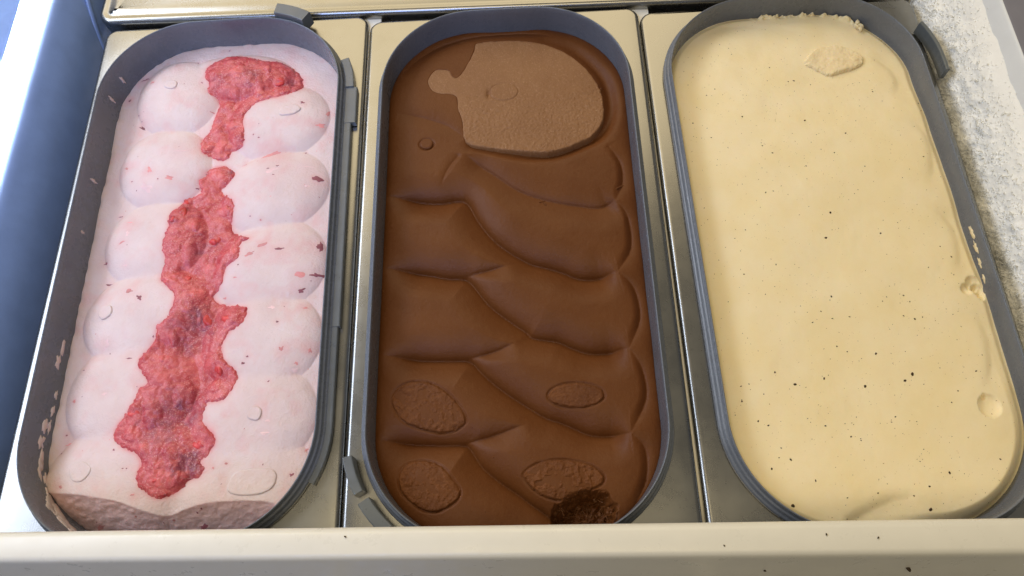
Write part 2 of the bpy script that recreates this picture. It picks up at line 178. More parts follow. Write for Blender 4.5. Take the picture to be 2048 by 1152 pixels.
def bump(nt, h, strength, dist, normal=None):
    b = node(nt, 'ShaderNodeBump', Strength=strength, Distance=dist); nt.links.new(h, b.inputs['Height'])
    if normal is not None: nt.links.new(normal, b.inputs['Normal'])
    return b.outputs['Normal']
def attr(nt, name):
    a = nt.nodes.new('ShaderNodeAttribute'); a.attribute_name = name; return a

def cream_mat(name, col_a, col_b, rough, sss, radius, fine=1500, fine_s=0.25, mid=260, mid_s=0.3, frost=None, spec=0.35, stain=None):
    m, nt, b = mat(name); v = coords(nt)
    c = mixc(nt, ramp(nt, noise(nt, v, 35, 5, 0.6), [(0.35, 0), (0.65, 1)]), col_a, col_b)
    if frost:
        s = ramp(nt, noise(nt, v, 900, 2, 0.6), [(0.56, 0), (0.72, 1)])
        c = mixc(nt, mixc(nt, 1.0, s, (frost[1],) * 3, 'MULTIPLY'), c, frost[0])
    if stain: c = mixc(nt, attr(nt, 'stain').outputs['Fac'], c, stain)
    nt.links.new(c, b.inputs['Base Color'])
    b.inputs['Roughness'].default_value = rough; b.inputs['Specular IOR Level'].default_value = spec
    b.inputs['Subsurface Weight'].default_value = sss; b.inputs['Subsurface Radius'].default_value = radius
    b.inputs['Subsurface Scale'].default_value = 0.004
    n1 = bump(nt, noise(nt, v, mid, 5, 0.6), mid_s, 0.0012)
    n2 = bump(nt, noise(nt, v, fine, 3, 0.6), fine_s, 0.0004, n1)
    nt.links.new(n2, b.inputs['Normal']); return m
M = {}
M['strawberry'] = cream_mat('strawberry_cream', (0.66, 0.515, 0.495), (0.72, 0.59, 0.57), 0.55, 0.25, (1.0, 0.48, 0.36), fine=850, fine_s=0.75, mid=420, mid_s=0.18, stain=(0.70, 0.27, 0.27))
M['strawberry_cut'] = M['strawberry']
M['chocolate'] = cream_mat('chocolate_cream', (0.116, 0.037, 0.0085), (0.132, 0.044, 0.0105), 0.46, 0.05, (1.0, 0.5, 0.3), fine=1300, fine_s=0.38, mid=260, mid_s=0.16, frost=((0.22, 0.095, 0.03), 0.12), spec=0.2)
M['chocolate_flat'] = cream_mat('chocolate_frosted_flat', (0.225, 0.104, 0.040), (0.25, 0.12, 0.048), 0.6, 0.05, (1.0, 0.5, 0.3), fine=1300, fine_s=0.5, mid=300, mid_s=0.4, frost=((0.42, 0.25, 0.14), 0.35))
M['chocolate_rough'] = cream_mat('chocolate_torn', (0.112, 0.036, 0.009), (0.165, 0.058, 0.016), 0.55, 0.05, (1.0, 0.5, 0.3), fine=1000, fine_s=0.7, mid=480, mid_s=0.7, frost=((0.24, 0.10, 0.03), 0.3), spec=0.2)
M['chocolate_hole'] = cream_mat('chocolate_scooped', (0.14, 0.052, 0.013), (0.20, 0.075, 0.022), 0.5, 0.0, (1, .5, .3), fine=900, fine_s=1.0, mid=320, mid_s=1.0, frost=((0.35, 0.18, 0.08), 0.25))
M['vanilla'] = cream_mat('vanilla_cream', (0.90, 0.76, 0.465), (0.92, 0.795, 0.535), 0.42, 0.25, (1.0, 0.7, 0.35), fine=1500, fine_s=0.10, mid=160, mid_s=0.10, frost=((0.80, 0.62, 0.34), 0.12))
M['vanilla_rough'] = cream_mat('vanilla_torn', (0.86, 0.70, 0.43), (0.88, 0.74, 0.48), 0.6, 0.25, (1.0, 0.7, 0.35), fine=900, fine_s=0.5, mid=260, mid_s=0.7)

def sauce_mat():
    m, nt, b = mat('strawberry_sauce'); v = coords(nt)
    c = mixc(nt, ramp(nt, noise(nt, v, 150, 4, 0.6), [(0.35, 0), (0.66, 1)]), (0.44, 0.040, 0.052), (0.62, 0.125, 0.13))
    c = mixc(nt, attr(nt, 'pulp').outputs['Fac'], c, (0.70, 0.13, 0.13))
    d = attr(nt, 'dark').outputs['Fac']
    c = mixc(nt, d, c, (0.20, 0.025, 0.055))
    s = ramp(nt, noise(nt, v, 1300, 2, 0.7), [(0.54, 0), (0.70, 1)])
    f = ramp(nt, noise(nt, v, 60, 3, 0.6), [(0.35, 0.20), (0.6, 0.85)])
    c = mixc(nt, mixc(nt, 1.0, s, f, 'MULTIPLY'), c, (0.74, 0.34, 0.32))
    nt.links.new(c, b.inputs['Base Color'])
    b.inputs['Roughness'].default_value = 0.26; b.inputs['Subsurface Weight'].default_value = 0.2
    b.inputs['Subsurface Radius'].default_value = (1.0, 0.2, 0.15); b.inputs['Subsurface Scale'].default_value = 0.003
    vo = node(nt, 'ShaderNodeTexVoronoi', Scale=260.0); vo.feature = 'SMOOTH_F1'; nt.links.new(v, vo.inputs['Vector'])
    n = bump(nt, vo.outputs['Distance'], -0.6, 0.0015); n = bump(nt, noise(nt, v, 420, 3, 0.6), 0.3, 0.0008, n); n = bump(nt, noise(nt, v, 1300, 2, 0.6), 0.7, 0.0004, n)
    nt.links.new(n, b.inputs['Normal']); return m
M['sauce'] = sauce_mat()
def simple(name, col, rough, spec=0.5, sss=0, bs=None, metal=0.0, var=0.0):
    m, nt, b = mat(name); v = coords(nt)
    b.inputs['Base Color'].default_value = (*col, 1); b.inputs['Roughness'].default_value = rough; b.inputs['Metallic'].default_value = metal
    b.inputs['Specular IOR Level'].default_value = spec; b.inputs['Subsurface Weight'].default_value = sss; b.inputs['Subsurface Scale'].default_value = 0.003
    if var:
        c = mixc(nt, ramp(nt, noise(nt, v, 60, 4, 0.6), [(0.3, 0), (0.7, 1)]), [k * (1 - var) for k in col], [min(k * (1 + var), 1) for k in col])
        nt.links.new(c, b.inputs['Base Color'])
        r = ramp(nt, noise(nt, v, 110, 5, 0.65), [(0.3, max(rough - 0.12, 0.05)), (0.7, rough + 0.12)]); nt.links.new(r, b.inputs['Roughness'])
    if bs: nt.links.new(bump(nt, noise(nt, v, bs[0], 4, 0.6), bs[1], bs[2]), b.inputs['Normal'])
    return m
M['berry'] = simple('berry_flesh', (0.62, 0.055, 0.055), 0.28, 0.5, 0.3, (500, 0.5, 0.001), var=0.3)
M['bit0'] = simple('fruit_bit_red', (0.66, 0.27, 0.26), 0.5, 0.4, 0.2, (700, 0.5, 0.0005), var=0.3)
M['bit1'] = simple('fruit_bit_dark', (0.26, 0.08, 0.10), 0.5, 0.4, 0, (700, 0.5, 0.0005), var=0.4)
M['bit2'] = simple('fruit_bit_pale', (0.78, 0.54, 0.53), 0.55, 0.4, 0.2, (700, 0.5, 0.0005), var=0.15)
M['speck'] = simple('vanilla_seed', (0.045, 0.028, 0.012), 0.6, 0.3)
M['speck_pale'] = simple('vanilla_seed_sunken', (0.34, 0.23, 0.10), 0.6, 0.3)
M['tub'] = simple('grey_plastic', (0.135, 0.152, 0.185), 0.28, 0.5, 0, (900, 0.05, 0.0003), var=0.06)
M['tub_dark'] = simple('grey_plastic_tab', (0.12, 0.135, 0.145), 0.34, 0.5, 0, (900, 0.05, 0.0003), var=0.06)
M['white'] = simple('white_enamel', (0.76, 0.73, 0.63), 0.35, 0.5, 0, (60, 0.03, 0.002), var=0.02)
M['liner'] = simple('white_liner_plastic', (0.72, 0.75, 0.79), 0.45, 0.5, 0, (200, 0.08, 0.001), var=0.03)
M['liner_blue_light'] = simple('white_liner_blue_light', (0.21, 0.32, 0.60), 0.42, 0.5, 0, (220, 0.10, 0.001), var=0.06)  # white liner on the left, blue light painted into its base colour
M['ledge_grey'] = simple('grey_ledge_plastic', (0.22, 0.22, 0.27), 0.5, 0.4, 0, (300, 0.1, 0.0005), var=0.05)  # even grey for the top of the right ledge
def steel():
    m, nt, b = mat('brushed_steel')
    v = coords(nt, (1400, 14, 40)); g = noise(nt, v, 1.0, 3, 0.6); v2 = coords(nt); s = noise(nt, v2, 45, 5, 0.65)
    nt.links.new(mixc(nt, ramp(nt, s, [(0.3, 0), (0.7, 1)]), (0.28, 0.28, 0.27), (0.315, 0.315, 0.305)), b.inputs['Base Color'])
    b.inputs['Metallic'].default_value = 1.0
    nt.links.new(ramp(nt, s, [(0.25, 0.24), (0.75, 0.31)]), b.inputs['Roughness'])
    nt.links.new(bump(nt, g, 0.05, 0.0004), b.inputs['Normal']); return m
M['steel'] = steel()
def frost_mat():
    m, nt, b = mat('frost_ice'); v = coords(nt)
    b.inputs['Base Color'].default_value = (0.98, 0.98, 0.97, 1); b.inputs['Roughness'].default_value = 0.18
    tr = nt.nodes.new('ShaderNodeBsdfTranslucent'); tr.inputs['Color'].default_value = (0.96, 0.97, 0.97, 1)
    mx = nt.nodes.new('ShaderNodeMixShader'); mx.inputs[0].default_value = 0.6; nt.links.new(b.outputs[0], mx.inputs[1]); nt.links.new(tr.outputs[0], mx.inputs[2])
    nt.links.new(mx.outputs[0], nt.nodes['Material Output'].inputs['Surface'])
    n = bump(nt, noise(nt, v, 900, 3, 0.6), 0.2, 0.0004); nt.links.new(n, b.inputs['Normal']); return m
M['frost'] = frost_mat()
M['frost_base'] = simple('packed_frost', (0.95, 0.95, 0.93), 0.35, 0.5, 0, (900, 0.3, 0.0005))

# ------------------------------------------------------------------ outline rings (rounded rectangles)
def ring(cx, cy, th, w, l, r, d=0.0, ca=22, ss=10, sl=24):
    """counter-clockwise points of a rounded rectangle grown outward by d; equal count for any size (metres)"""
    hw, hl = w / 2 - r, l / 2 - r; R = r + d; P = []
    for (sx, sy, a0) in ((1, 1, 0), (-1, 1, 90), (-1, -1, 180), (1, -1, 270)):
        for k in range(ca + 1):
            a = math.radians(a0 + 90 * k / ca); P.append((sx * hw + R * math.cos(a), sy * hl + R * math.sin(a)))
        q = P[-1]
        n = ss if a0 in (0, 180) else sl
        nx = {0: (-hw, hl + R), 90: (-hw - R, -hl), 180: (hw, -hl - R), 270: (hw + R, hl)}[a0]
        for k in range(1, n): P.append((q[0] + (nx[0] - q[0]) * k / n, q[1] + (nx[1] - q[1]) * k / n))
    P = np.array(P); c, s = math.cos(th), math.sin(th)
    return P @ np.array([[c, s], [-s, c]]) + [cx, cy]
def loft(rings):
    """rings: list of (xy array, z) of equal count -> verts, quad faces (closed around)"""
    n = len(rings[0][0]); V = []
    for xy, z in rings: V += [(x, y, z) for x, y in xy]
    F = []
    for k in range(len(rings) - 1):
        for i in range(n):
            j = (i + 1) % n; F.append((k * n + i, k * n + j, (k + 1) * n + j, (k + 1) * n + i))
    return V, F

TW, TL, TR = 0.1530, 0.3280, 0.0565
TUBS = [(0.0891, -0.1716, 0.0091), (0.2700, -0.1752, -0.0014), (0.4517, -0.1768, 0.0145)]
ZR = 0.0102

# ------------------------------------------------------------------ the freezer
fz = empty('display_freezer', (0.27, -0.17, -0.12), 'pale plastic interior of an open ice cream freezer around the three tubs', 'freezer')
def extrude_y(name, prof, y0, y1, m, ny=2, dy=None, smooth=True, parent=fz):
    """prof: list of (x,z); swept along y"""
    V = []; F = []; n = len(prof)
    for k in range(ny):
        y = y0 + (y1 - y0) * k / (ny - 1)
        for (px, pz) in prof: V.append((px, y, pz))
    for k in range(ny - 1):
        for i in range(n - 1): F.append((k * n + i, k * n + i + 1, (k + 1) * n + i + 1, (k + 1) * n + i))
    return link_mesh(name, V, F, m, parent, smooth)
def prof_smooth(p, sub=5): return [tuple(q) for q in smooth_curve(p, False, sub)]
# left wall: rises beside the first holder, leans out, rounds over into the sunlit ledge
extrude_y('side_wall', prof_smooth([(-0.0060, -0.10), (-0.0075, -0.04), (-0.012, 0.0), (-0.0205, 0.018), (-0.0275, 0.0235), (-0.0300, 0.0245)], 6), -0.42, 0.45, M['liner_blue_light'], 2)
extrude_y('sunlit_ledge', prof_smooth([(-0.0300, 0.0246), (-0.0315, 0.0250), (-0.0405, 0.0258), (-0.0425, 0.0255)], 4), -0.42, 0.45, M['liner'], 2)
extrude_y('outer_wall', prof_smooth([(-0.0425, 0.0255), (-0.0450, 0.0235), (-0.055, 0.004), (-0.12, -0.005), (-0.25, -0.006)], 5), -0.42, 0.45, M['liner_blue_light'], 2)
V = []; F = []
_rp = smooth_curve([(-0.0150, 0.120, 0.024), (-0.0150, 0.060, 0.020), (-0.0140, 0.030, 0.012), (-0.0118, 0.010, -0.002), (-0.0098, -0.004, -0.018), (-0.0086, -0.012, -0.034)], False, 6)
for q_ in _rp:
    for k_ in range(8): V.append((q_[0] + 0.0012 * math.cos(k_ * 0.785), q_[1] + 0.0034 * math.sin(k_ * 0.785), q_[2]))
for i_ in range(len(_rp) - 1):
    for k_ in range(8): F.append((i_ * 8 + k_, i_ * 8 + (k_ + 1) % 8, (i_ + 1) * 8 + (k_ + 1) % 8, (i_ + 1) * 8 + k_))
link_mesh('moulded_rib', V, F, M['liner_blue_light'], fz)
# right wall with ledge
extrude_y('side_wall', prof_smooth([(0.5460, -0.10), (0.5470, -0.03), (0.5500, 0.0), (0.5555, 0.022), (0.5610, 0.0375), (0.5630, 0.0392)], 6), -0.42, 0.45, M['liner'], 2)
extrude_y('ledge_top', prof_smooth([(0.5630, 0.0392), (0.5650, 0.0394), (0.590, 0.0390), (0.66, 0.036)], 4), -0.42, 0.45, M['ledge_grey'], 2)
# floor and support rails under the holders
link_mesh('freezer_floor', [(-0.01, -0.42, -0.10), (0.55, -0.42, -0.10), (0.55, 0.45, -0.10), (-0.01, 0.45, -0.10)], [(0, 1, 2, 3)], M['liner'], fz)
def box(x0, x1, y0, y1, z0, z1):
    return [(x, y, z) for z in (z0, z1) for y in (y0, y1) for x in (x0, x1)], [(0, 2, 3, 1), (4, 5, 7, 6), (0, 1, 5, 4), (2, 6, 7, 3), (0, 4, 6, 2), (1, 3, 7, 5)]
for bx in (0.18, 0.36):
    V, F = box(bx - 0.007, bx + 0.007, -0.40, 0.40, -0.016, -0.0045); link_mesh('support_rail', V, F, M['white'], fz, False)
# front sill (top edge not quite parallel to the tubs, as in the photo)
def sill():
    prof = [(0.0, 0.018), (0.0, 0.0462)] 
    P = [(0.0035, 0.0170), (0.0010, 0.0440)]
    for k in range(7):
        a = math.radians(180 - 90 * k / 6); P.append((-0.0022 - 0.0000 + 0.0022 * -math.cos(a) * 1.0, 0.0478 + 0.0022 * math.sin(a)))
    P = [(0.0010, 0.018), (0.0010, 0.0440), (0.0007, 0.0470), (-0.0004, 0.0488), (-0.0022, 0.0498), (-0.0095, 0.0500), (-0.0112, 0.0496), (-0.0121, 0.0482), (-0.0126, 0.0455), (-0.0170, 0.030), (-0.0250, 0.0), (-0.034, -0.035), (-0.05, -0.12)]
    V = []; F = []; n = len(P); nx = 60
    for k in range(nx):
        X = -0.10 + 0.76 * k / (nx - 1); y0 = -0.3319 - 0.0217 * (X - 0.0434); wx = (X - 0.0434) / 0.438
        for (dy, z) in P: V.append((X, y0 + dy * (1.0 + 0.14 * wx), z))
    for k in range(nx - 1):
        for i in range(n - 1): F.append((k * n + i, (k + 1) * n + i, (k + 1) * n + i + 1, k * n + i + 1))
    return link_mesh('front_sill', V, F, M['white'], fz)
sill()
# tiny crumbs stuck to the sill
def lump(c, r, seed, squash=(1, 1, 0.6), rough=0.35, sub=2):
    import bmesh
    bm = bmesh.new(); bmesh.ops.create_icosphere(bm, subdivisions=sub, radius=1.0)
    g = np.random.default_rng(seed); ph = g.uniform(0, 6.28, (6, 3)); fr = g.uniform(1.0, 3.2, (6, 3)) ; an = g.uniform(0, 6.28)
    V = np.array([v.co[:] for v in bm.verts]); F = [[v.index for v in f.verts] for f in bm.faces]; bm.free()
    n = sum(np.sin((V * fr[i]).sum(1) * 1.3 + ph[i, 0]) for i in range(6)) / 6 + 0.5 * sum(np.sin((V * fr[i][::-1]).sum(1) * 3.1 + ph[i, 1]) for i in range(6)) / 6
    V = V * (1 + rough * n)[:, None] * np.array(squash) * r
    ca, sa = math.cos(an), math.sin(an); V = np.stack([V[:, 0] * ca - V[:, 1] * sa, V[:, 0] * sa + V[:, 1] * ca, V[:, 2]], 1)
    return V + np.array(c), F
def join(parts):
    V = []; F = []; o = 0
    for v, f in parts:
        V += [tuple(q) for q in v]; F += [tuple(i + o for i in q) for q in f]; o += len(v)
    return V, F
V, F = join([lump((x, y, z), r, 40 + i, (1.3, 0.8, 0.5)) for i, (x, y, z, r) in enumerate([(0.3995, -0.3445, 0.0502, 0.0004), (0.3565, -0.3475, 0.0502, 0.00035), (0.4205, -0.3465, 0.0502, 0.0004), (0.437, -0.3585, 0.0345, 0.0011), (0.376, -0.3575, 0.0345, 0.0005), (0.196, -0.3385, 0.0502, 0.0004)])])
tag(link_mesh('sill_crumbs', V, F, M['speck'], fz), kind='stuff')

# ------------------------------------------------------------------ steel holders
def holder(tub, ox, oy, ow, ol, label, rot=0.0):
    root = empty('steel_holder', (ox, oy, 0), label, 'tray', 'steel holders under the tubs')
    cx, cy, th = tub; R = []
    for d, z in ((1.5, -12), (1.5, -1.6), (1.8, -0.5), (2.3, 0.0), (2.8, 0.0)): R.append((ring(cx, cy, th, TW, TL, TR, d / 1000), z / 1000))
    for e, z in ((3.0, 0.0), (2.6, -0.05), (2.0, -0.2), (1.3, -0.55), (0.55, -1.3), (0.12, -2.4), (0.0, -4.0), (0.0, -16.0)):
        R.append((ring(ox, oy, rot, ow, ol, 0.0085, -e / 1000), z / 1000))
    V, F = loft(R); link_mesh('plate', V, F, M['steel'], root); return root
holder(TUBS[0], 0.0900, -0.1875, 0.1795, 0.3750, 'steel holder plate around the strawberry tub, next to the left wall', 0.002)
holder(TUBS[1], 0.2700, -0.1925, 0.1794, 0.3750, 'steel holder plate around the chocolate tub, between the other two holders', 0.0)
holder(TUBS[2], 0.4500, -0.1970, 0.1785, 0.3750, 'steel holder plate around the vanilla tub, next to the frosted wall', 0.004)
# the wide holder of the row behind
def back_holder():
    root = empty('steel_holder', (0.275, 0.12, 0), 'wide steel holder plate across the back, behind the three tubs', 'tray', None)
    R = []
    for d, z in ((2, -30), (0, -1.5), (0.6, -0.4), (1.5, 0.2), (2.6, 0.5), (4.0, 0.2), (5.0, 0.0)): R.append((ring(0.1365, 0.1365, -0.02, 0.190, 0.225, 0.060, d / 1000), 0.002 + z / 1000))
    for e, z in ((12, 0.0), (9, 0.0), (7, -0.5), (5, -0.6), (3.4, 0.0), (2, -0.2), (0.8, -1.0), (0.0, -3.0), (0.0, -16)): R.append((ring(0.272, 0.1392, -0.022, 0.552, 0.282, 0.010, -e / 1000), 0.002 + z / 1000))
    V, F = loft(R); link_mesh('plate', V, F, M['steel'], root)
back_holder()

# ------------------------------------------------------------------ tubs
PROF = [(-4.0, -80), (-2.2, -60), (-0.9, -20), (-0.1, 6.5), (0.0, 9.4), (0.25, 10.1), (0.6, 10.35), (0.95, 10.1), (1.15, 9.2), (1.3, 7.0), (1.6, 6.6), (2.3, 6.6), (2.5, 6.2), (2.7, 4.0), (3.1, 3.6), (3.7, 3.5), (4.0, 3.1), (4.2, 2.4), (4.25, 0.6), (3.8, 0.3), (1.3, 0.3), (1.1, -2), (0.8, -20), (-1.2, -60), (-3.2, -82)]
def ring_path(tub, d, n0=None): return ring(*tub, TW, TL, TR, d / 1000)
def tub_seg(tub, p0, p1, prof, ccw=True):
    """block along the tub outline between the outline points nearest p0 and p1 (mm); prof closed list (d,z) mm"""
    base = ring_path(tub, 0, None); n = len(base)
    i0 = int(np.argmin(np.hypot(*(base - np.array(p0) / 1000).T))); i1 = int(np.argmin(np.hypot(*(base - np.array(p1) / 1000).T)))
    if (i1 - i0) % n > n // 2: i0, i1 = i1, i0
    idx = [(i0 + k) % n for k in range((i1 - i0) % n + 1)]
    R = {d: ring_path(tub, d) for d, _ in prof}; V = []; F = []; m = len(prof)
    for q, i in enumerate(idx):
        for d, z in prof: V.append((*R[d][i], z / 1000))
    for q in range(len(idx) - 1):
        for i in range(m): j = (i + 1) % m; F.append((q * m + i, q * m + j, (q + 1) * m + j, (q + 1) * m + i))
    F.append(tuple(range(m))[::-1]); F.append(tuple((len(idx) - 1) * m + i for i in range(m)))
    return V, F
def make_tub(k, label):
    t = TUBS[k]; root = empty('ice_cream_tub', (t[0], t[1], -0.08), label, 'tub', 'grey plastic ice cream tubs')
    V, F = loft([(ring_path(t, d), z / 1000) for d, z in PROF[:5]] ); 
    V2, F2 = loft([(ring_path(t, d), z / 1000) for d, z in PROF])
    o = link_mesh('body', V2, F2, M['tub'], root)
    b = o.modifiers  # plain mesh, no modifiers
    n = len(ring_path(t, 0)); xy = ring_path(t, PROF[0][0])
    link_mesh('base', [(x, y, -0.080) for x, y in xy], [tuple(range(n))], M['tub'], root, False)
    return root
tub_s = make_tub(0, 'grey plastic tub holding the strawberry ice cream')
tub_c = make_tub(1, 'grey plastic tub holding the chocolate ice cream')
tub_v = make_tub(2, 'grey plastic tub holding the vanilla ice cream')
def bevel_box(d0, d1, z0, z1, b=0.7): return [(d0, z0), (d1, z0), (d1, z1 - b), (d1 - b * .3, z1 - b * .3), (d1 - b, z1), (d0 + b, z1), (d0 + b * .3, z1 - b * .3), (d0, z1 - b)]
def add_tab(k, root, p0, p1, prof, name='clip_tab', m='tub_dark'):
    V, F = tub_seg(TUBS[k], p0, p1, prof); o = link_mesh(name, V, F, M[m], root, False); return o
add_tab(0, tub_s, TABPX[0][0], TABPX[0][1], bevel_box(2.0, 10.5, 3.0, 13.5))
add_tab(1, tub_c, TABPX[1][0], TABPX[1][1], bevel_box(8.0, 13.0, 1.0, 10.5))
add_tab(1, tub_c, TABPX[2][0], TABPX[2][1], bevel_box(7.0, 13.5, 1.0, 10.5))
add_tab(2, tub_v, TABPX[3][0], TABPX[3][1], bevel_box(11.5, 14.0, 1.0, 10.0))
add_tab(0, tub_s, TABPX[6][0], TABPX[6][1], bevel_box(3.9, 8.6, 0.7, 4.6), 'torn_flange')
add_tab(0, tub_s, TABPX[7][0], TABPX[7][1], bevel_box(3.9, 7.6, 0.7, 4.2), 'torn_flange')
add_tab(0, tub_s, TABPX[4][0], TABPX[4][1], bevel_box(3.9, 9.5, 0.8, 6.0))
add_tab(0, tub_s, TABPX[5][0], TABPX[5][1], bevel_box(3.9, 11.5, 0.8, 4.9))

# ------------------------------------------------------------------ ice cream bodies: structured grid over the tub's inside
def wall_dist(X, Y, k):
    """distance (mm) inward from the inner wall"""
    cx, cy, th = TUBS[k]; dx, dy = X - cx * 1000, Y - cy * 1000; c, s = math.cos(th), math.sin(th)
    u, v = dx * c + dy * s, -dx * s + dy * c; r = TR * 1000
    qx, qy = np.abs(u) - (TW * 500 - r), np.abs(v) - (TL * 500 - r)
    return -(np.hypot(np.maximum(qx, 0), np.maximum(qy, 0)) + np.minimum(np.maximum(qx, qy), 0) - r)
def ice_body(name, k, hfun, m, parent, nx=300, ny=620, inset=-0.9):
    cx, cy, th = TUBS[k]; r = TR * 1000 - inset; hw, hl = TW * 500 - inset, TL * 500 - inset
    t = np.linspace(-1, 1, ny); v = hl * np.sign(t) * (1 - (1 - np.abs(t)) ** 1.12)
    over = np.maximum(np.abs(v) - (hl - r), 0); a = hw - r + np.sqrt(np.maximum(r * r - over * over, 0))
    u = np.linspace(-1, 1, nx)[None, :] * a[:, None]; vv = np.repeat(v[:, None], nx, 1)
    c, s = math.cos(th), math.sin(th)
    X = cx * 1000 + u * c - vv * s; Y = cy * 1000 + u * s + vv * c; Z = hfun(X, Y)
    V = np.stack([X, Y, Z], -1).reshape(-1, 3)
    I = np.arange(nx * ny).reshape(ny, nx)
    F = np.stack([I[:-1, :-1], I[:-1, 1:], I[1:, 1:], I[1:, :-1]], -1).reshape(-1, 4)
    b = np.concatenate([I[0, :], I[1:, -1], I[-1, -2::-1], I[-2:0:-1, 0]])
    low = V[b].copy(); low[:, 2] = -60; n0 = len(V); nb = len(b); bi = np.arange(nb); bj = (bi + 1) % nb
    F2 = np.stack([b[bi], n0 + bi, n0 + bj, b[bj]], -1)
    link_mesh(name, np.vstack([V, low]) / 1000, np.vstack([F, F2]), m, parent)
    def sample(x, y):
        """surface height read back from the finished grid"""
        x, y = np.asarray(x, float), np.asarray(y, float); dx, dy = x - cx * 1000, y - cy * 1000
        uu, ww = dx * c + dy * s, -dx * s + dy * c
        tt = np.sign(ww) * (1 - (1 - np.minimum(np.abs(ww) / hl, 1)) ** (1 / 1.12)); fj = np.clip((tt + 1) / 2 * (ny - 1), 0, ny - 1.001); j = fj.astype(int); fj = fj - j
        av = np.interp(ww, v, a); fi = np.clip((uu / av + 1) / 2 * (nx - 1), 0, nx - 1.001); i = fi.astype(int); fi = fi - i
        return (Z[j, i] * (1 - fi) + Z[j, i + 1] * fi) * (1 - fj) + (Z[j + 1, i] * (1 - fi) + Z[j + 1, i + 1] * fi) * fj
    return sample

# --- strawberry
_cut = smooth_curve(S_CUT, False, 5)
def h_straw(X, Y):
    wd = wall_dist(X, Y, 0)
    acc = np.zeros(X.shape)
    for k, (cx, cy, rx, ry, g, h) in enumerate(LOBES):
        a = math.radians(g); sh = 0.0
        dx, dy = X - cx - sh * math.cos(a), Y - cy - sh * math.sin(a)
        u, v = (dx * math.cos(a) + dy * math.sin(a)) / (rx * 1.06), (-dx * math.sin(a) + dy * math.cos(a)) / (ry * 1.34)
        q = np.maximum(1 - (u * u + v * v) ** 1.2, 0)
        acc = acc + ((h + 2.5) * q ** 0.60) ** 7
    top = acc ** (1 / 7.)
    lf = sstep((TUBS[0][0] * 1000 - 25 - X) / 30) * sstep((-30 - Y) / 25)
    base = -0.4 - 2.6 * lf * (1 - sstep((wd - 4) / 12)) + 1.5 * sstep((wd - 3) / 14) + 0.5 * vnoise(X, Y, 12, 17)
    z = -13.4 + np.log(np.exp(top * 0.95) + np.exp(base * 0.95)) / 0.95
    z = z + 0.35 * fbm(X, Y, 16, 3, 2) + 0.07 * fbm(X, Y, 3.2, 5, 3) + 0.035 * fbm(X, Y, 0.9, 8, 2)
    edge = np.exp(-np.maximum(wd, 0) / 2.2); z = z - 1.2 * edge * (0.6 + 0.6 * vnoise(X, Y, 5, 9))
    # scooped front: slope facing the sill
    d, side, par = seg_dist(X, Y, _cut)
    below = (side < 0) & (par > 0.0) & (par < 1.0)
    # nothing scooped to the right of the cut
    xr = _cut[-1, 0]
    dd = np.where(below, d, 0) * sstep((xr + 2.0 - X) / 2.5)
    drop = np.minimum(dd * 0.85, 17) + 0.35 * sstep(dd / 1.2) * (1 + 1.3 * fbm(X * 0.6, Y * 1.3, 2.6, 21, 4)) 
    return np.where(dd > 0, z - drop, z)
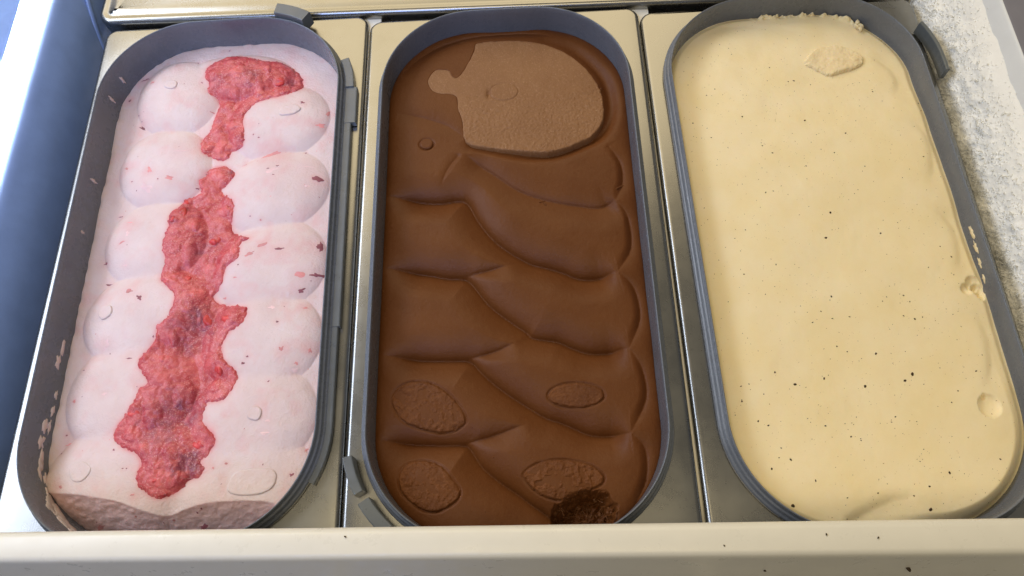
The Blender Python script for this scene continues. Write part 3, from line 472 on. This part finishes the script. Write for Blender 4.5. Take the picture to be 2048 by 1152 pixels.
# --- chocolate
_cs = [smooth_curve(s, False, 4) for s in C_S]; _cb = [smooth_curve(s, False, 4) for s in C_B]; _cr = [smooth_curve(s, False, 4) for s in C_R]
_ct = smooth_curve(C_TRENCH, False, 4); _csoft = [smooth_curve(s, False, 4) for s in C_SOFT]; _hole = smooth_curve(C_HOLE, True, 4)
_pl = smooth_curve(PLATEAU, True, 2); _ov = [smooth_curve(P, True, 3) for P in C_OVALS]; _cd = np.array([(C_DISC[0] + C_DISC[2] * math.cos(t * .3927), C_DISC[1] + C_DISC[3] * math.sin(t * .3927)) for t in range(16)])
def pillow(d, s): return 1 - np.sqrt(np.maximum(1 - (1 - np.minimum(d / s, 1)) ** 2, 0))
def h_choc(X, Y, hole=True):
    wd = wall_dist(X, Y, 1); acc = np.zeros(X.shape)
    def crease(pts, D, s_up, s_low, t0=0.06, t1=0.06, w0=0.3, w1=0.2):
        nonlocal acc
        d, side, par = seg_dist(X, Y, pts, False, max(s_up, s_low) + 1)
        w = np.minimum(w0 + (1 - w0) * sstep(par / t0), w1 + (1 - w1) * sstep((1 - par) / t1))
        up = 0.8 * pillow(d, s_up) + 0.2 * (1 - np.sin(1.5708 * np.minimum(d / s_up, 1))); lo = 1 - np.sin(1.5708 * np.minimum(d / s_low, 1))
        ends = np.where((par <= 0) | (par >= 1), 1.0, 0.0)
        prof = np.where(side > 0, up, lo)
        e = 1 - np.minimum(d / 7, 1); prof = np.where(ends > 0, np.minimum(prof, pillow(d, 5.0)), prof)
        acc = acc + (D * w * prof) ** 4
    for k, s in enumerate(_cs): crease(s, 9.2 if k else 4.8, 19.0, 20.0, 0.16, 0.07, 0.0, 0.1)
    for k, s in enumerate(_cb[:3]): crease(s, 5.4, 14.0, 15.0, 0.05, 0.75, 0.9, 0.12)
    crease(_cb[3], 1.2, 6, 4)
    for s in _cr: crease(s, 2.6, 10.0, 5.0, 0.3, 0.3, 0.3, 0.3)
    crease(_csoft[0], 1.5, 10, 10, 0.3, 0.3); crease(_csoft[1], 2.2, 5, 7, 0.3, 0.3)
    d, side, par = seg_dist(X, Y, _ct, False, 15)
    wt = np.interp(par, [0, 0.15, 0.35, 0.7, 0.85, 1], [0.2, 0.6, 1, 1, 0.7, 0.4])
    acc = acc + (5.0 * wt * np.exp(-(d / 4.5) ** 2)) ** 4
    z = -6.6 - acc ** 0.25
    for k, s in enumerate(_cs[1:]):
        d, side, par = seg_dist(X, Y, s, False, 8); w = np.minimum(sstep(par / 0.12), sstep((1 - par) / 0.1)) * np.interp(par, [0, .3, .5, .62, 1], [1, .8, .6, .4, 1])
        z = z - 0.7 * w * np.exp(-d / 1.1)
    z = z - 3.8 * (1 - np.sqrt(np.clip(1 - (1 - np.clip(wd / 20, 0, 1)) ** 2, 0, 1))) + 0.5 * fbm(X, Y, 30, 33, 2) + 0.04 * fbm(X, Y, 2.0, 35, 3)
    lo, hi = _pl.min(0) - 2, _pl.max(0) + 2; m = (X > lo[0]) & (X < hi[0]) & (Y > lo[1]) & (Y < hi[1])
    if m.any(): z[m] = z[m] - 3.5 * sstep(poly_sdf(X[m], Y[m], _pl) / 2.5)
    for P in _ov + [_cd]:
        c = P.mean(0); m = np.hypot(X - c[0], Y - c[1]) < 26
        if m.any(): q = poly_sdf(X[m], Y[m], P); z[m] = z[m] - (0.75 + 0.4 * vnoise(X[m], Y[m], 5, 171)) * np.exp(-((q + 0.2) / 0.6) ** 2)
    if hole:
        q = np.full(X.shape, -9.0); lo, hi = _hole.min(0) - 2, _hole.max(0) + 2; m = (X > lo[0]) & (X < hi[0]) & (Y > lo[1]) & (Y < hi[1])
        if m.any(): q[m] = poly_sdf(X[m], Y[m], _hole) + 1.3 * vnoise(X[m], Y[m], 3.0, 161)
        z = np.where(q > -0.8, z - np.minimum(np.maximum(q + 0.8, 0) * 1.8, 12) + np.where(q > 0, 1.6 * fbm(X, Y, 1.8, 51, 3), 0), z)
    return z
# --- vanilla
_vs = [smooth_curve(s, False, 5) for s in V_SCALLOP]; _vf = smooth_curve(V_FRONT, False, 5)
def h_van(X, Y):
    wd = wall_dist(X, Y, 2)
    t = np.clip((-15 - Y) / 320.0, 0, 1)
    z = -6.0 + 4.6 * sstep(t * 2.2) + 1.0 * t
    for k, s in enumerate(_vs):
        d, side, par = seg_dist(X, Y, s, False, 20); w = np.minimum(sstep(par / 0.3), sstep((1 - par) / 0.3))
        z = z - (1.15 if k < 4 else 0.9) * w * np.where((side < 0) == (k < 4), np.exp(-(d / 3.2) ** 2), np.exp(-(d / 8.0) ** 2))
    for (cx, cy, r, dp) in V_HOLES:
        q = np.hypot(X - cx, (Y - cy) * 0.95) / r; z = z - dp * np.sqrt(np.maximum(1 - q * q, 0)) 
    d, side, par = seg_dist(X, Y, _vf); z = z - 1.6 * np.where(side > 0, np.exp(-(d / 3.4) ** 2), np.exp(-(d / 9.0) ** 2)) * sstep((1 - par) / 0.5)
    z = z - 1.8 * (1 - sstep((wd - 0.5) / 4.0)) - 3.2 * (1 - sstep((Y + 348) / 28)) 
    # shrunk away from the wall at the front right corner
    cx, cy = 497.0, -318.0; q = np.exp(-(np.hypot((X - cx), (Y - cy) * 0.6) / 30) ** 2); z = z - 9 * q * (1 - sstep((wd - 1.0) / 7.0))
    rg = np.exp(-((wd - 1.6) / 1.5) ** 2) * sstep((Y + 40) / 14) * sstep((X - 432) / 8) * sstep((503 - X) / 6)
    z = z + rg * np.maximum(1.6 + 3.2 * fbm(X, Y, 3.4, 65, 4), 0)
    return z + 0.6 * fbm(X, Y, 45, 61, 3) + 0.06 * fbm(X, Y, 5, 63, 3)

def stain_attr(o):
    n = len(o.data.vertices); co = np.empty(n * 3, np.float32); o.data.vertices.foreach_get('co', co); co = co.reshape(-1, 3) * 1000
    X, Y = co[:, 0] + 89.1, co[:, 1] - 171.6; st = np.zeros(n)
    for P in (SAUCE_A, SAUCE_B):
        d = poly_sdf(X, Y, smooth_curve(P, True, 2)); st = np.maximum(st, 0.75 * np.exp(-np.maximum(-d, 0) / 0.9) * (0.75 + 0.35 * vnoise(X, Y, 4, 141)) + 0.22 * np.exp(-np.maximum(-d, 0) / 4.0))
    for (x, y, rx, ry, g, c) in BITS:
        r = 0.8 + 1.5 * max(rx, ry); st = np.maximum(st, (0.22 if c != 2 else 0.16) * np.exp(-((X - x) ** 2 + (Y - y) ** 2) / (r * r)))
    st = st + 0.20 * np.maximum(fbm(X, Y, 9, 143, 4) - 0.1, 0)
    d, side, par = seg_dist(X, Y, _cut); st = np.maximum(st, 0.30 * ((side < 0) & (par > 0) & (par < 1) & (X < _cut[-1, 0] + 1)))
    a = o.data.attributes.new('stain', 'FLOAT', 'POINT'); a.data.foreach_set('value', np.clip(st, 0, 1).astype(np.float32))
straw = empty('strawberry_ice_cream', (0.0891, -0.1716, -0.06), 'pale pink strawberry ice cream piled in rounded mounds with red fruit bits', 'ice cream')
s_straw = ice_body('ice_cream_mass', 0, h_straw, M['strawberry'], straw, 320, 680); stain_attr(straw.children[0])
choc = empty('chocolate_ice_cream', (0.27, -0.1752, -0.06), 'smooth brown chocolate ice cream in overlapping spatula swirls', 'ice cream')
s_choc = ice_body('ice_cream_mass', 1, h_choc, M['chocolate'], choc, 340, 700)
van = empty('vanilla_ice_cream', (0.4517, -0.1768, -0.06), 'flat yellow vanilla ice cream dotted with black seeds', 'ice cream')
s_van = ice_body('ice_cream_mass', 2, h_van, M['vanilla'], van, 300, 600)

# ------------------------------------------------------------------ flat pieces, discs, ovals
m_straw, m_choc, m_van = straw.children[0], choc.children[0], van.children[0]
def slab(name, outline, hfun, raise_mm, m, parent, thick=3.0, jag=0.0, seed=1, flat=None, bevel=0.5, res=0.7, rough=0.0, follow=0.75, dome=0.0):
    """raised piece with its own edge: masked grid inside the outline, top following the local slope"""
    P = np.array(outline, float)
    if jag:
        n = np.random.default_rng(seed); t = np.arange(len(P)); c = P.mean(0); dvec = P - c; ln = np.hypot(*dvec.T)
        k = sum(n.uniform(-1, 1) * np.sin(t * f * 6.283 / len(P) + n.uniform(0, 6.28)) / f ** 0.5 for f in range(3, 22)) / 3.2
        P = c + dvec * (1 + jag * k / ln)[:, None]
    # plane through the surface under the outline
    A = np.c_[P, np.ones(len(P))]; z = hfun(P[:, 0], P[:, 1]); co = np.linalg.lstsq(A, z, rcond=None)[0]
    c = P.mean(0); nrm = P - c
    def plane(x, y):
        pl = co[0] * x + co[1] * y + co[2]
        return (pl * (1 - follow) + hfun(x, y) * follow if flat is None else np.full(np.shape(x), float(flat))) 
    rings = []
    # inward offset rings: scale towards the centroid
    nr = 14; V = []; n = len(P)
    rad = np.hypot(*nrm.T)
    offs = [(0.0, -thick), (0.0, -bevel * 0.9), (bevel * 0.3, -bevel * 0.3), (bevel, 0.0)]
    for o, dz in offs:
        Q = c + nrm * np.maximum(1 - o / rad, 0.02)[:, None]
        V += [(x, y, p + raise_mm + dz) for (x, y), p in zip(Q, plane(Q[:, 0], Q[:, 1]))]
    Q0 = c + nrm * np.maximum(1 - bevel / rad, 0.02)[:, None]
    for k in range(1, nr):
        f = 1 - k / nr; Q = c + (Q0 - c) * f
        zz = plane(Q[:, 0], Q[:, 1]) + raise_mm + dome * (1 - f * f)
        if rough: zz = zz + rough * fbm(Q[:, 0], Q[:, 1], 2.2, seed + 70, 3) * min(1, k / 2)
        V += [(x, y, q) for (x, y), q in zip(Q, zz)]
    V.append((c[0], c[1], float(plane(c[0:1], c[1:2])[0]) + raise_mm + dome)); tot = len(offs) + nr - 1; F = []
    for k in range(tot - 1):
        for i in range(n): j = (i + 1) % n; F.append((k * n + i, k * n + j, (k + 1) * n + j, (k + 1) * n + i))
    for i in range(n): F.append(((tot - 1) * n + i, (tot - 1) * n + (i + 1) % n, tot * n))
    return link_mesh(name, np.array(V) / 1000, F, m, parent)
def ellipse(cx, cy, rx, ry, g, n=64, wob=0.0, seed=0):
    q = np.random.default_rng(seed); a = np.linspace(0, 6.2832, n, endpoint=False); w = 1 + sum(wob * q.uniform(-1, 1) * np.sin(k * a + q.uniform(0, 6)) for k in (2, 3, 4, 5))
    c, s = math.cos(math.radians(g)), math.sin(math.radians(g)); u, v = rx * w * np.cos(a), ry * w * np.sin(a)
    return np.stack([cx + u * c - v * s, cy + u * s + v * c], 1)
for i, (cx, cy, rx, ry, g, h) in enumerate(S_DISCS):
    slab('raised_disc', ellipse(cx, cy, rx, ry, g, 48, 0.05, i), s_straw, h * 0.8, M['strawberry'], m_straw, 2.5, 0, i, None, 0.7, follow=0.6, rough=0.10)
def grid_patch(name, outline, zfun, m, parent, st=0.36, skirt=1.2):
    """masked fine grid inside an outline; zfun(X, Y, d) gives heights, d = distance inside the edge (mm)"""
    P = np.asarray(outline, float); lo, hi = P.min(0) - 2.5, P.max(0) + 2.5
    X, Y = np.meshgrid(np.arange(lo[0], hi[0], st), np.arange(lo[1], hi[1], st)); d = poly_sdf(X, Y, P) + 0.45 * vnoise(X, Y, 2.2, 181) + 0.3 * vnoise(X, Y, 0.9, 183); Z = zfun(X, Y, d)
    I = np.arange(X.size).reshape(X.shape); keep = d > -skirt; k4 = keep[:-1, :-1] & keep[:-1, 1:] & keep[1:, 1:] & keep[1:, :-1]
    F = np.stack([I[:-1, :-1], I[:-1, 1:], I[1:, 1:], I[1:, :-1]], -1)[k4]; used = np.unique(F); mp = np.full(X.size, -1); mp[used] = np.arange(len(used))
    return link_mesh(name, np.stack([X, Y, Z], -1).reshape(-1, 3)[used] / 1000, mp[F], m, parent)
# the big plateau where the lid pressed the chocolate flat: star-shaped filling does not suit its tail, so mask a grid
def plateau():
    P = smooth_curve(PLATEAU, True, 6); lo, hi = P.min(0) - 1.5, P.max(0) + 1.5; st = 0.42
    X, Y = np.meshgrid(np.arange(lo[0], hi[0], st), np.arange(lo[1], hi[1], st)); d = poly_sdf(X, Y, P) + 0.25 * vnoise(X, Y, 2.5, 77)
    t = np.clip(d, 0, 1.0)
    Z = -6.2 - 0.9 * (1 - np.sqrt(np.maximum(1 - (1 - t) ** 2, 0))) - np.where(d < 0, np.minimum(-d * 8, 9), 0) + 0.22 * fbm(X, Y, 14, 71, 3) + (0.03 + 0.16 * sstep((-62 - Y + 6 * vnoise(X, Y, 12, 75)) / 14)) * fbm(X, Y, 1.1, 73, 2)
    cx, cy, rx, ry = P_DISC; q = np.hypot((X - cx) / rx, (Y - cy) / ry)
    Z = Z - 0.55 * np.exp(-((q - 1) / 0.035) ** 2) + 0.15 * (q < 1)
    Z = Z - 1.5 * np.exp(-((X - cx + rx * 1.08) / 1.3) ** 2 - ((Y - cy + 1) / 3.2) ** 2)
    I = np.arange(X.size).reshape(X.shape); keep = d > -1.3
    k4 = keep[:-1, :-1] & keep[:-1, 1:] & keep[1:, 1:] & keep[1:, :-1]
    F = np.stack([I[:-1, :-1], I[:-1, 1:], I[1:, 1:], I[1:, :-1]], -1)[k4]
    used = np.unique(F); mp = np.full(X.size, -1); mp[used] = np.arange(len(used))
    return link_mesh('pressed_flat_patch', np.stack([X, Y, Z], -1).reshape(-1, 3)[used] / 1000, mp[F], M['chocolate_flat'], m_choc)
tag(plateau(), 'paler brown patch pressed flat at the back of the chocolate')
slab('raised_disc', ellipse(*C_DISC, 0, 48, 0.02, 3), lambda x, y: h_choc(x, y, False), 0.9, M['chocolate'], m_choc, 3, 0, 3, None, 0.4, follow=0.6)
for i, P in enumerate(C_OVALS):
    Q = smooth_curve(P, True, 4); A = np.c_[Q, np.ones(len(Q))]; co = np.linalg.lstsq(A, h_choc(Q[:, 0], Q[:, 1], False), rcond=None)[0]
    def zf(X, Y, d, co=co, i=i):
        pl = 0.5 * (co[0] * X + co[1] * Y + co[2]) + 0.5 * h_choc(X, Y, False)
        r = (0.30, 0.12, 0.30, 0.42)[i] * fbm(X, Y, 1.8, 190 + i, 4) - (0.5 if i != 1 else 0.0) * np.maximum(fbm(X, Y, 6.0, 195 + i, 2) - 0.45, 0) * 3
        return pl + np.where(d > 0, 0.95 * np.sqrt(np.minimum(d / 0.7, 1)) + r * sstep(d / 1.2), d * 3.0)
    grid_patch('pressed_oval', Q, zf, M['chocolate_rough'], m_choc)
# torn scoop hole: rough dark curls
def hole_curls():
    parts = []; P = _hole; c = P.mean(0); g = np.random.default_rng(5)
    lo, hi = P.min(0), P.max(0)
    while len(parts) < 240:
        x, y = g.uniform(lo, hi)
        if poly_sdf(np.array([x]), np.array([y]), P)[0] < 0.4: continue
        z = float(s_choc(np.array([x]), np.array([y]))[0]) + 0.2
        L = g.uniform(1.2, 4.0); a = g.uniform(0, 6.28); e = g.uniform(0.1, 1.1); w = g.uniform(0.12, 0.36)
        V = []; m = 5
        for k in range(m):
            t = k / (m - 1); q = L * t; bend = 0.6 * L * t * t * math.sin(a * 3)
            px, py, pz = x + q * math.cos(a) * math.cos(e) - bend * math.sin(a), y + q * math.sin(a) * math.cos(e) + bend * math.cos(a), z + q * math.sin(e)
            ww = w * (1 - 0.7 * t)
            for b in range(4): V.append((px + ww * math.cos(b * 1.571), py + ww * math.sin(b * 1.571), pz + ww * (0.5 if b % 2 else -0.5)))
        F = [(k * 4 + i, k * 4 + (i + 1) % 4, k * 4 + 4 + (i + 1) % 4, k * 4 + 4 + i) for k in range(m - 1) for i in range(4)]
        parts.append((np.array(V) / 1000, F))
    for k in range(60):
        x, y = g.uniform(lo, hi)
        if poly_sdf(np.array([x]), np.array([y]), P)[0] < 0.2: continue
        z = float(s_choc(np.array([x]), np.array([y]))[0]); parts.append(lump((x / 1000, y / 1000, z / 1000), g.uniform(0.0005, 0.0013), 900 + k, (1, 1, 0.9), 0.6, 1))
    V, F = join(parts); tag(link_mesh('torn_hole_crumbs', V, F, M['chocolate_hole'], choc, False), 'dark torn scoop hole in the chocolate by the front sill', kind='stuff')
hole_curls()
cr = []
for i in range(34):
    x, y = 270 + rng.uniform(-68, 68), -175 + rng.uniform(-150, 145); r = 0.15 + 0.5 * rng.random() ** 3
    if wall_dist(np.array([x]), np.array([y]), 1)[0] > 5: cr.append(lump((x / 1000, y / 1000, float(s_choc(np.array([x]), np.array([y]))[0]) / 1000), r / 1000, 700 + i, (1.2, 0.8, 0.6), 0.5, 1))
for (x, y, L_, a_) in ((330.5, -67, 7, 80), (336.5, -138, 5, 40), (289, -144, 2.5, 20), (291, -146, 1.6, 120)):
    for k in range(6): t_ = (k / 5 - 0.5) * L_; px, py = x + t_ * math.cos(math.radians(a_)) + 0.15 * t_ * t_ / L_, y + t_ * math.sin(math.radians(a_)); cr.append(lump((px / 1000, py / 1000, float(s_choc(np.array([px]), np.array([py]))[0]) / 1000 + 0.0002), 0.00055, 760 + k, (1.3, 0.9, 0.7), 0.4, 1))
V, F = join(cr); tag(link_mesh('surface_crumbs', V, F, M['chocolate_rough'], choc), kind='stuff')
# vanilla chunk, torn edge, smears
grid_patch('loose_flake', smooth_curve(V_CHUNK, True, 4), lambda X, Y, d: s_van(X, Y) + np.where(d > 0, 1.9 * np.sqrt(np.minimum(d / 1.1, 1)) + sstep(d / 1.5) * (0.42 * fbm(X, Y, 6.5, 201, 4) + 0.5 * np.maximum(vnoise(X, Y, 9, 203), 0)), d * 3.0), M['vanilla_rough'], van)
V, F = join([lump((x / 1000, y / 1000, (-4.2 + rng.uniform(-1, 1.5)) / 1000), r / 1000 * 0.8, 200 + i, (1.3, 0.8, 0.6), 0.6, 3) for i, (x, y, r) in enumerate(V_TORN[12:15])])
tag(link_mesh('torn_edge', V, F, M['vanilla_rough'], van), kind='stuff')
def patch(cx, cy, rx, ry, g, hfun, n=14, lift=0.12, dome=0.25, seed=0, wob=0.16):
    E = ellipse(cx, cy, rx, ry, g, n, wob, seed); E2 = np.array([cx, cy]) + (E - [cx, cy]) * 0.55
    P = np.vstack([E, E2, [[cx, cy]]]); z = hfun(P[:, 0], P[:, 1]) + np.concatenate([np.full(n, -0.12), np.full(n, lift + dome * 0.7), [lift + dome]])
    F = [(i, (i + 1) % n, n + (i + 1) % n, n + i) for i in range(n)] + [(n + i, n + (i + 1) % n, 2 * n) for i in range(n)]
    return np.c_[P, z] / 1000, F
pd, pp = [], []
for i, (x, y, r) in enumerate(SPECKS): pd.append(patch(x, y, r * rng.uniform(1.0, 1.4), r * rng.uniform(0.65, 1.0), rng.uniform(0, 180), s_van, 9, 0.05, 0.12, i))
cxv, cyv, _ = TUBS[2]
while len(pp) < 900:
    x, y = cxv * 1000 + rng.uniform(-76, 76), cyv * 1000 + rng.uniform(-163, 160)
    if wall_dist(np.array([x]), np.array([y]), 2)[0] < 3: continue
    if vnoise(np.array([x]), np.array([y]), 22, 91)[0] < rng.uniform(-1, 0.6): continue
    r = 0.16 + 0.26 * rng.random() ** 3
    (pp if rng.random() < 0.72 else pd).append(patch(x, y, r * 1.2, r * 0.7, rng.uniform(0, 180), s_van, 7, 0.03, 0.07, 1000 + len(pp)))
V, F = join(pd); tag(link_mesh('vanilla_seeds', V, F, M['speck'], van), kind='stuff')
V, F = join(pp); tag(link_mesh('sunken_vanilla_seeds', V, F, M['speck_pale'], van), kind='stuff')
# strawberry fruit bits
small = {0: [], 1: [], 2: []}
for i, (x, y, rx, ry, g, c) in enumerate(BITS):
    V, F = patch(x, y, rx, ry, g, s_straw, 22, 0.02, 0.05 + 0.04 * min(rx, ry), i, 0.30)
    if max(rx, ry) > 2.6: link_mesh('fruit_piece', V, F, M['bit%d' % c], straw)
    else: small[c].append((V, F))
for i in range(90):
    x, y = TUBS[0][0] * 1000 + rng.uniform(-70, 70), TUBS[0][1] * 1000 + rng.uniform(-158, 155)
    if wall_dist(np.array([x]), np.array([y]), 0)[0] < 4: continue
    small[int(rng.integers(0, 3))].append(patch(x, y, rng.uniform(0.25, 0.8), rng.uniform(0.15, 0.4), rng.uniform(0, 180), s_straw, 8, 0.03, 0.08, 500 + i))
for c, nm in ((0, 'red_fruit_bits'), (1, 'dark_fruit_bits'), (2, 'pale_fruit_bits')):
    V, F = join(small[c]); tag(link_mesh(nm, V, F, M['bit%d' % c], straw), kind='stuff')
def wall_smear(k, x, y, z, L, H, seed, n=18, thick=0.35):
    """thin smear of ice cream stuck to a tub's inner wall near (x, y) mm"""
    base = ring_path(TUBS[k], 0) * 1000; q = np.random.default_rng(seed); i = int(np.argmin(np.hypot(base[:, 0] - x, base[:, 1] - y))); m = len(base)
    tg = base[(i + 1) % m] - base[i - 1]; tg = tg / np.hypot(*tg); nm = np.array([-tg[1], tg[0]]); nx_ = len(base); P = []
    a = np.linspace(0, 6.2832, n, endpoint=False); w_ = 1 + sum(0.22 * q.uniform(-1, 1) * np.sin(f * a + q.uniform(0, 6)) for f in range(2, 8))
    for sc, off in ((1.0, -0.9), (0.8, thick), (0.35, thick * 1.4)):
        for aa, ww in zip(a, w_):
            u, v = L * sc * ww * math.cos(aa), H * sc * ww * math.sin(aa); zz = z + v; zi = min(max(zz, -30), 9)
            p = base[i] + tg * u
            # push onto the wall: inner wall leans in with depth
            d = float(wall_dist(np.array([p[0]]), np.array([p[1]]), k)[0]); want = np.interp(zi, [-60, -20, 6.5, 9.4], [2.2, 0.9, 0.1, 0.0]) + off
            p = p + nm * (want - d); P.append((p[0] / 1000, p[1] / 1000, zi / 1000))
    F = [(r * n + j, r * n + (j + 1) % n, (r + 1) * n + (j + 1) % n, (r + 1) * n + j) for r in range(2) for j in range(n)] + [tuple(2 * n + j for j in range(n))]
    return np.array(P), F
V, F = join([wall_smear(0, x, y, rng.uniform(-11, -5), r * rng.uniform(1.2, 3.4), r * rng.uniform(0.5, 1.4), 300 + i) for i, (x, y, r) in enumerate(S_CRUMBS)] + [wall_smear(0, x, y, -3, r * 0.5, r * 1.4, 330 + i) for i, (x, y, r, g) in enumerate(S_SMEARS)])
tag(link_mesh('wall_smears', V, F, M['strawberry'], straw), kind='stuff')
V, F = join([wall_smear(2, x, y, 3 - 0.8 * i, 4.5 - 0.6 * i, 1.6 - 0.2 * i, 350 + i) for i, (x, y) in enumerate(V_SMEAR[:4])])
tag(link_mesh('wall_smear', V, F, M['vanilla_rough'], van))

# ------------------------------------------------------------------ strawberry sauce
def h_sauce(X, Y, P):
    d = poly_sdf(X, Y, P) + 0.6 * vnoise(X, Y, 3.0, 101) + 0.5 * vnoise(X, Y, 1.2, 103)
    t = np.where(d > 0, 1.2 * (1 - np.exp(-d / 1.8)), d * 0.6)
    ins = sstep(d / 2.0); nzx, nzy = fbm(X, Y, 4.0, 115, 2), fbm(X, Y, 4.0, 117, 2)
    for (bx, by, r) in BERRY:
        k_ = math.sin(bx * 12.9 + by * 78.2); q = np.hypot((X - bx) * (1 + 0.25 * k_) + 0.9 * nzx, (Y - by) * (1 - 0.25 * k_) + 0.9 * nzy) / (r * (0.95 + 0.35 * math.sin(bx * 5.1 + by)))
        t = t + (1.0 + 0.5 * k_) * np.maximum(1 - q * q, 0) ** 0.7 * ins * min(1, r / 5)
    t = t + ins * (0.8 * np.abs(fbm(X, Y, 8.0, 111, 2)) + 0.20 * fbm(X, Y, 2.2, 113, 3))
    return s_straw(X, Y) + t, d
def make_sauce(name, outline, label):
    P = smooth_curve(outline, True, 4); lo, hi = P.min(0) - 2, P.max(0) + 2; st = 0.40
    X, Y = np.meshgrid(np.arange(lo[0], hi[0], st), np.arange(lo[1], hi[1], st)); Z, d = h_sauce(X, Y, P)
    I = np.arange(X.size).reshape(X.shape); keep = d > -1.2
    k4 = keep[:-1, :-1] & keep[:-1, 1:] & keep[1:, 1:] & keep[1:, :-1]
    F = np.stack([I[:-1, :-1], I[:-1, 1:], I[1:, 1:], I[1:, :-1]], -1)[k4]; used = np.unique(F); mp = np.full(X.size, -1); mp[used] = np.arange(len(used))
    V = np.stack([X, Y, Z], -1).reshape(-1, 3)[used]
    root = empty(name, (V[:, 0].mean() / 1000, V[:, 1].mean() / 1000, -0.009), label, 'sauce')
    o = link_mesh('sauce_pool', V / 1000, mp[F], M['sauce'], root)
    dk = np.zeros(len(V))
    for (sx, sy, r, w_) in SAUCE_DARK: dk = np.maximum(dk, w_ * np.exp(-(((V[:, 0] - sx) / r) ** 2 + ((V[:, 1] - sy) / r) ** 2) * 1.2))
    dk = np.clip(1.1 * dk * (0.8 + 0.5 * fbm(V[:, 0], V[:, 1], 3.0, 121, 3)), 0, 0.95)
    pl = np.zeros(len(V)); gq = np.random.default_rng(3); wx, wy = fbm(V[:, 0], V[:, 1], 4.0, 151, 3), fbm(V[:, 0], V[:, 1], 4.0, 153, 3)
    for (sx, sy, r) in BERRY: pl = np.maximum(pl, gq.uniform(0.0, 0.8) * sstep((1.1 - np.hypot(V[:, 0] - sx + 1.2 * wx, V[:, 1] - sy + 1.2 * wy) / r) / 0.6))
    a = o.data.attributes.new('pulp', 'FLOAT', 'POINT'); a.data.foreach_set('value', np.clip(pl, 0, 1).astype(np.float32))
    a = o.data.attributes.new('dark', 'FLOAT', 'POINT'); a.data.foreach_set('value', dk.astype(np.float32))
    for i, (bx, by, r) in enumerate(BERRY):
        if poly_sdf(np.array([bx]), np.array([by]), P)[0] < 1 or i % 5: continue
        z = float(h_sauce(np.array([bx]), np.array([by]), P)[0][0])
        Vb, Fb = lump((bx / 1000, by / 1000, (z - 0.42 * r) / 1000), 0.85 * r / 1000, 600 + i, (1, 0.75, 0.6), 0.45, 3)
        link_mesh('berry_piece', Vb, Fb, M['berry'], o)
make_sauce('strawberry_sauce', SAUCE_A, 'red strawberry sauce patch at the back of the strawberry ice cream')
make_sauce('strawberry_sauce', SAUCE_B, 'long red strawberry sauce streak running down the middle to the front')

# ------------------------------------------------------------------ frost on the right wall
def wall_x(z):   # right wall profile in mm
    return np.interp(z, [-100, -30, 0, 22, 37.5, 39.2], [546, 547, 550, 555.5, 561, 563])
def frost():
    ny, nz = 420, 90; y = np.linspace(-360, 120, ny); z = np.linspace(-24, 33, nz); Y, Z = np.meshgrid(y, z, indexing='ij')
    t = (Z + 24) / 57.0
    amp = np.interp(t, [0, 0.08, 0.3, 0.6, 0.85, 1.0], [0.0, 6.5, 7.5, 4.8, 1.6, -0.6]) * (1 + 0.25 * vnoise(Y, Z, 35, 131))
    X = wall_x(Z) - amp - 1.1 * fbm(Y, Z, 9, 133, 3) * np.minimum(1, 6 * t) * (1 - 0.85 * sstep((t - 0.55) / 0.4))
    I = np.arange(X.size).reshape(X.shape); F = np.stack([I[:-1, :-1], I[1:, :-1], I[1:, 1:], I[:-1, 1:]], -1).reshape(-1, 4)
    V = np.stack([X, Y, Z], -1).reshape(-1, 3) / 1000
    g = np.random.default_rng(9); N = 15000
    yi = g.integers(0, ny, N); tz = g.beta(1.1, 1.8, N); zi = np.minimum((tz * nz).astype(int), nz - 1)
    p = np.stack([X[yi, zi], Y[yi, zi], Z[yi, zi]], 1) + g.normal(0, 0.3, (N, 3)) * [0, 1, 1]
    L = (g.uniform(0.7, 3.0, N) * (0.35 + 1.0 * (1 - tz) ** 1.5))[:, None]; wd = g.uniform(0.14, 0.42, N)[:, None]
    n = np.array([-1.0, 0, 0.55]) + g.normal(0, 0.6, (N, 3)); n /= np.linalg.norm(n, axis=1)[:, None]
    big = slice(0, 900); L[big] = g.uniform(1.6, 3.6, (900, 1)); wd[big] = g.uniform(0.3, 0.6, (900, 1))
    a = np.cross(n, g.normal(0, 1, (N, 3))); a /= np.linalg.norm(a, axis=1)[:, None]; b = np.cross(n, a)
    base = [p + wd * (a * math.cos(q) + b * math.sin(q)) - n * 0.4 for q in (0, 2.094, 4.189)]
    pts = np.stack(base + [q + n * (L * 0.75) for q in base] + [p + n * L], 1).reshape(-1, 3) / 1000
    T = np.array([(0, 1, 4), (0, 4, 3), (1, 2, 5), (1, 5, 4), (2, 0, 3), (2, 3, 5), (3, 4, 6), (4, 5, 6), (5, 3, 6)])
    TT = (T[None] + (np.arange(N) * 7 + len(V))[:, None, None]).reshape(-1, 3)
    FT = np.vstack([F[:, [0, 1, 2]], F[:, [0, 2, 3]], TT])
    crust = link_mesh('frost_crust', np.vstack([V, pts]), FT, M['frost_base'], None, False)
    crust.data.materials.append(M['frost']); mi = np.zeros(len(crust.data.polygons), np.int32); mi[2 * len(F):] = 1; crust.data.polygons.foreach_set('material_index', mi)
    tag(crust, 'white crust of frost crystals on the wall beside the vanilla tub', 'frost', kind='stuff')
frost()
for o in bpy.data.objects:
    if '_o' in o: del o['_o']
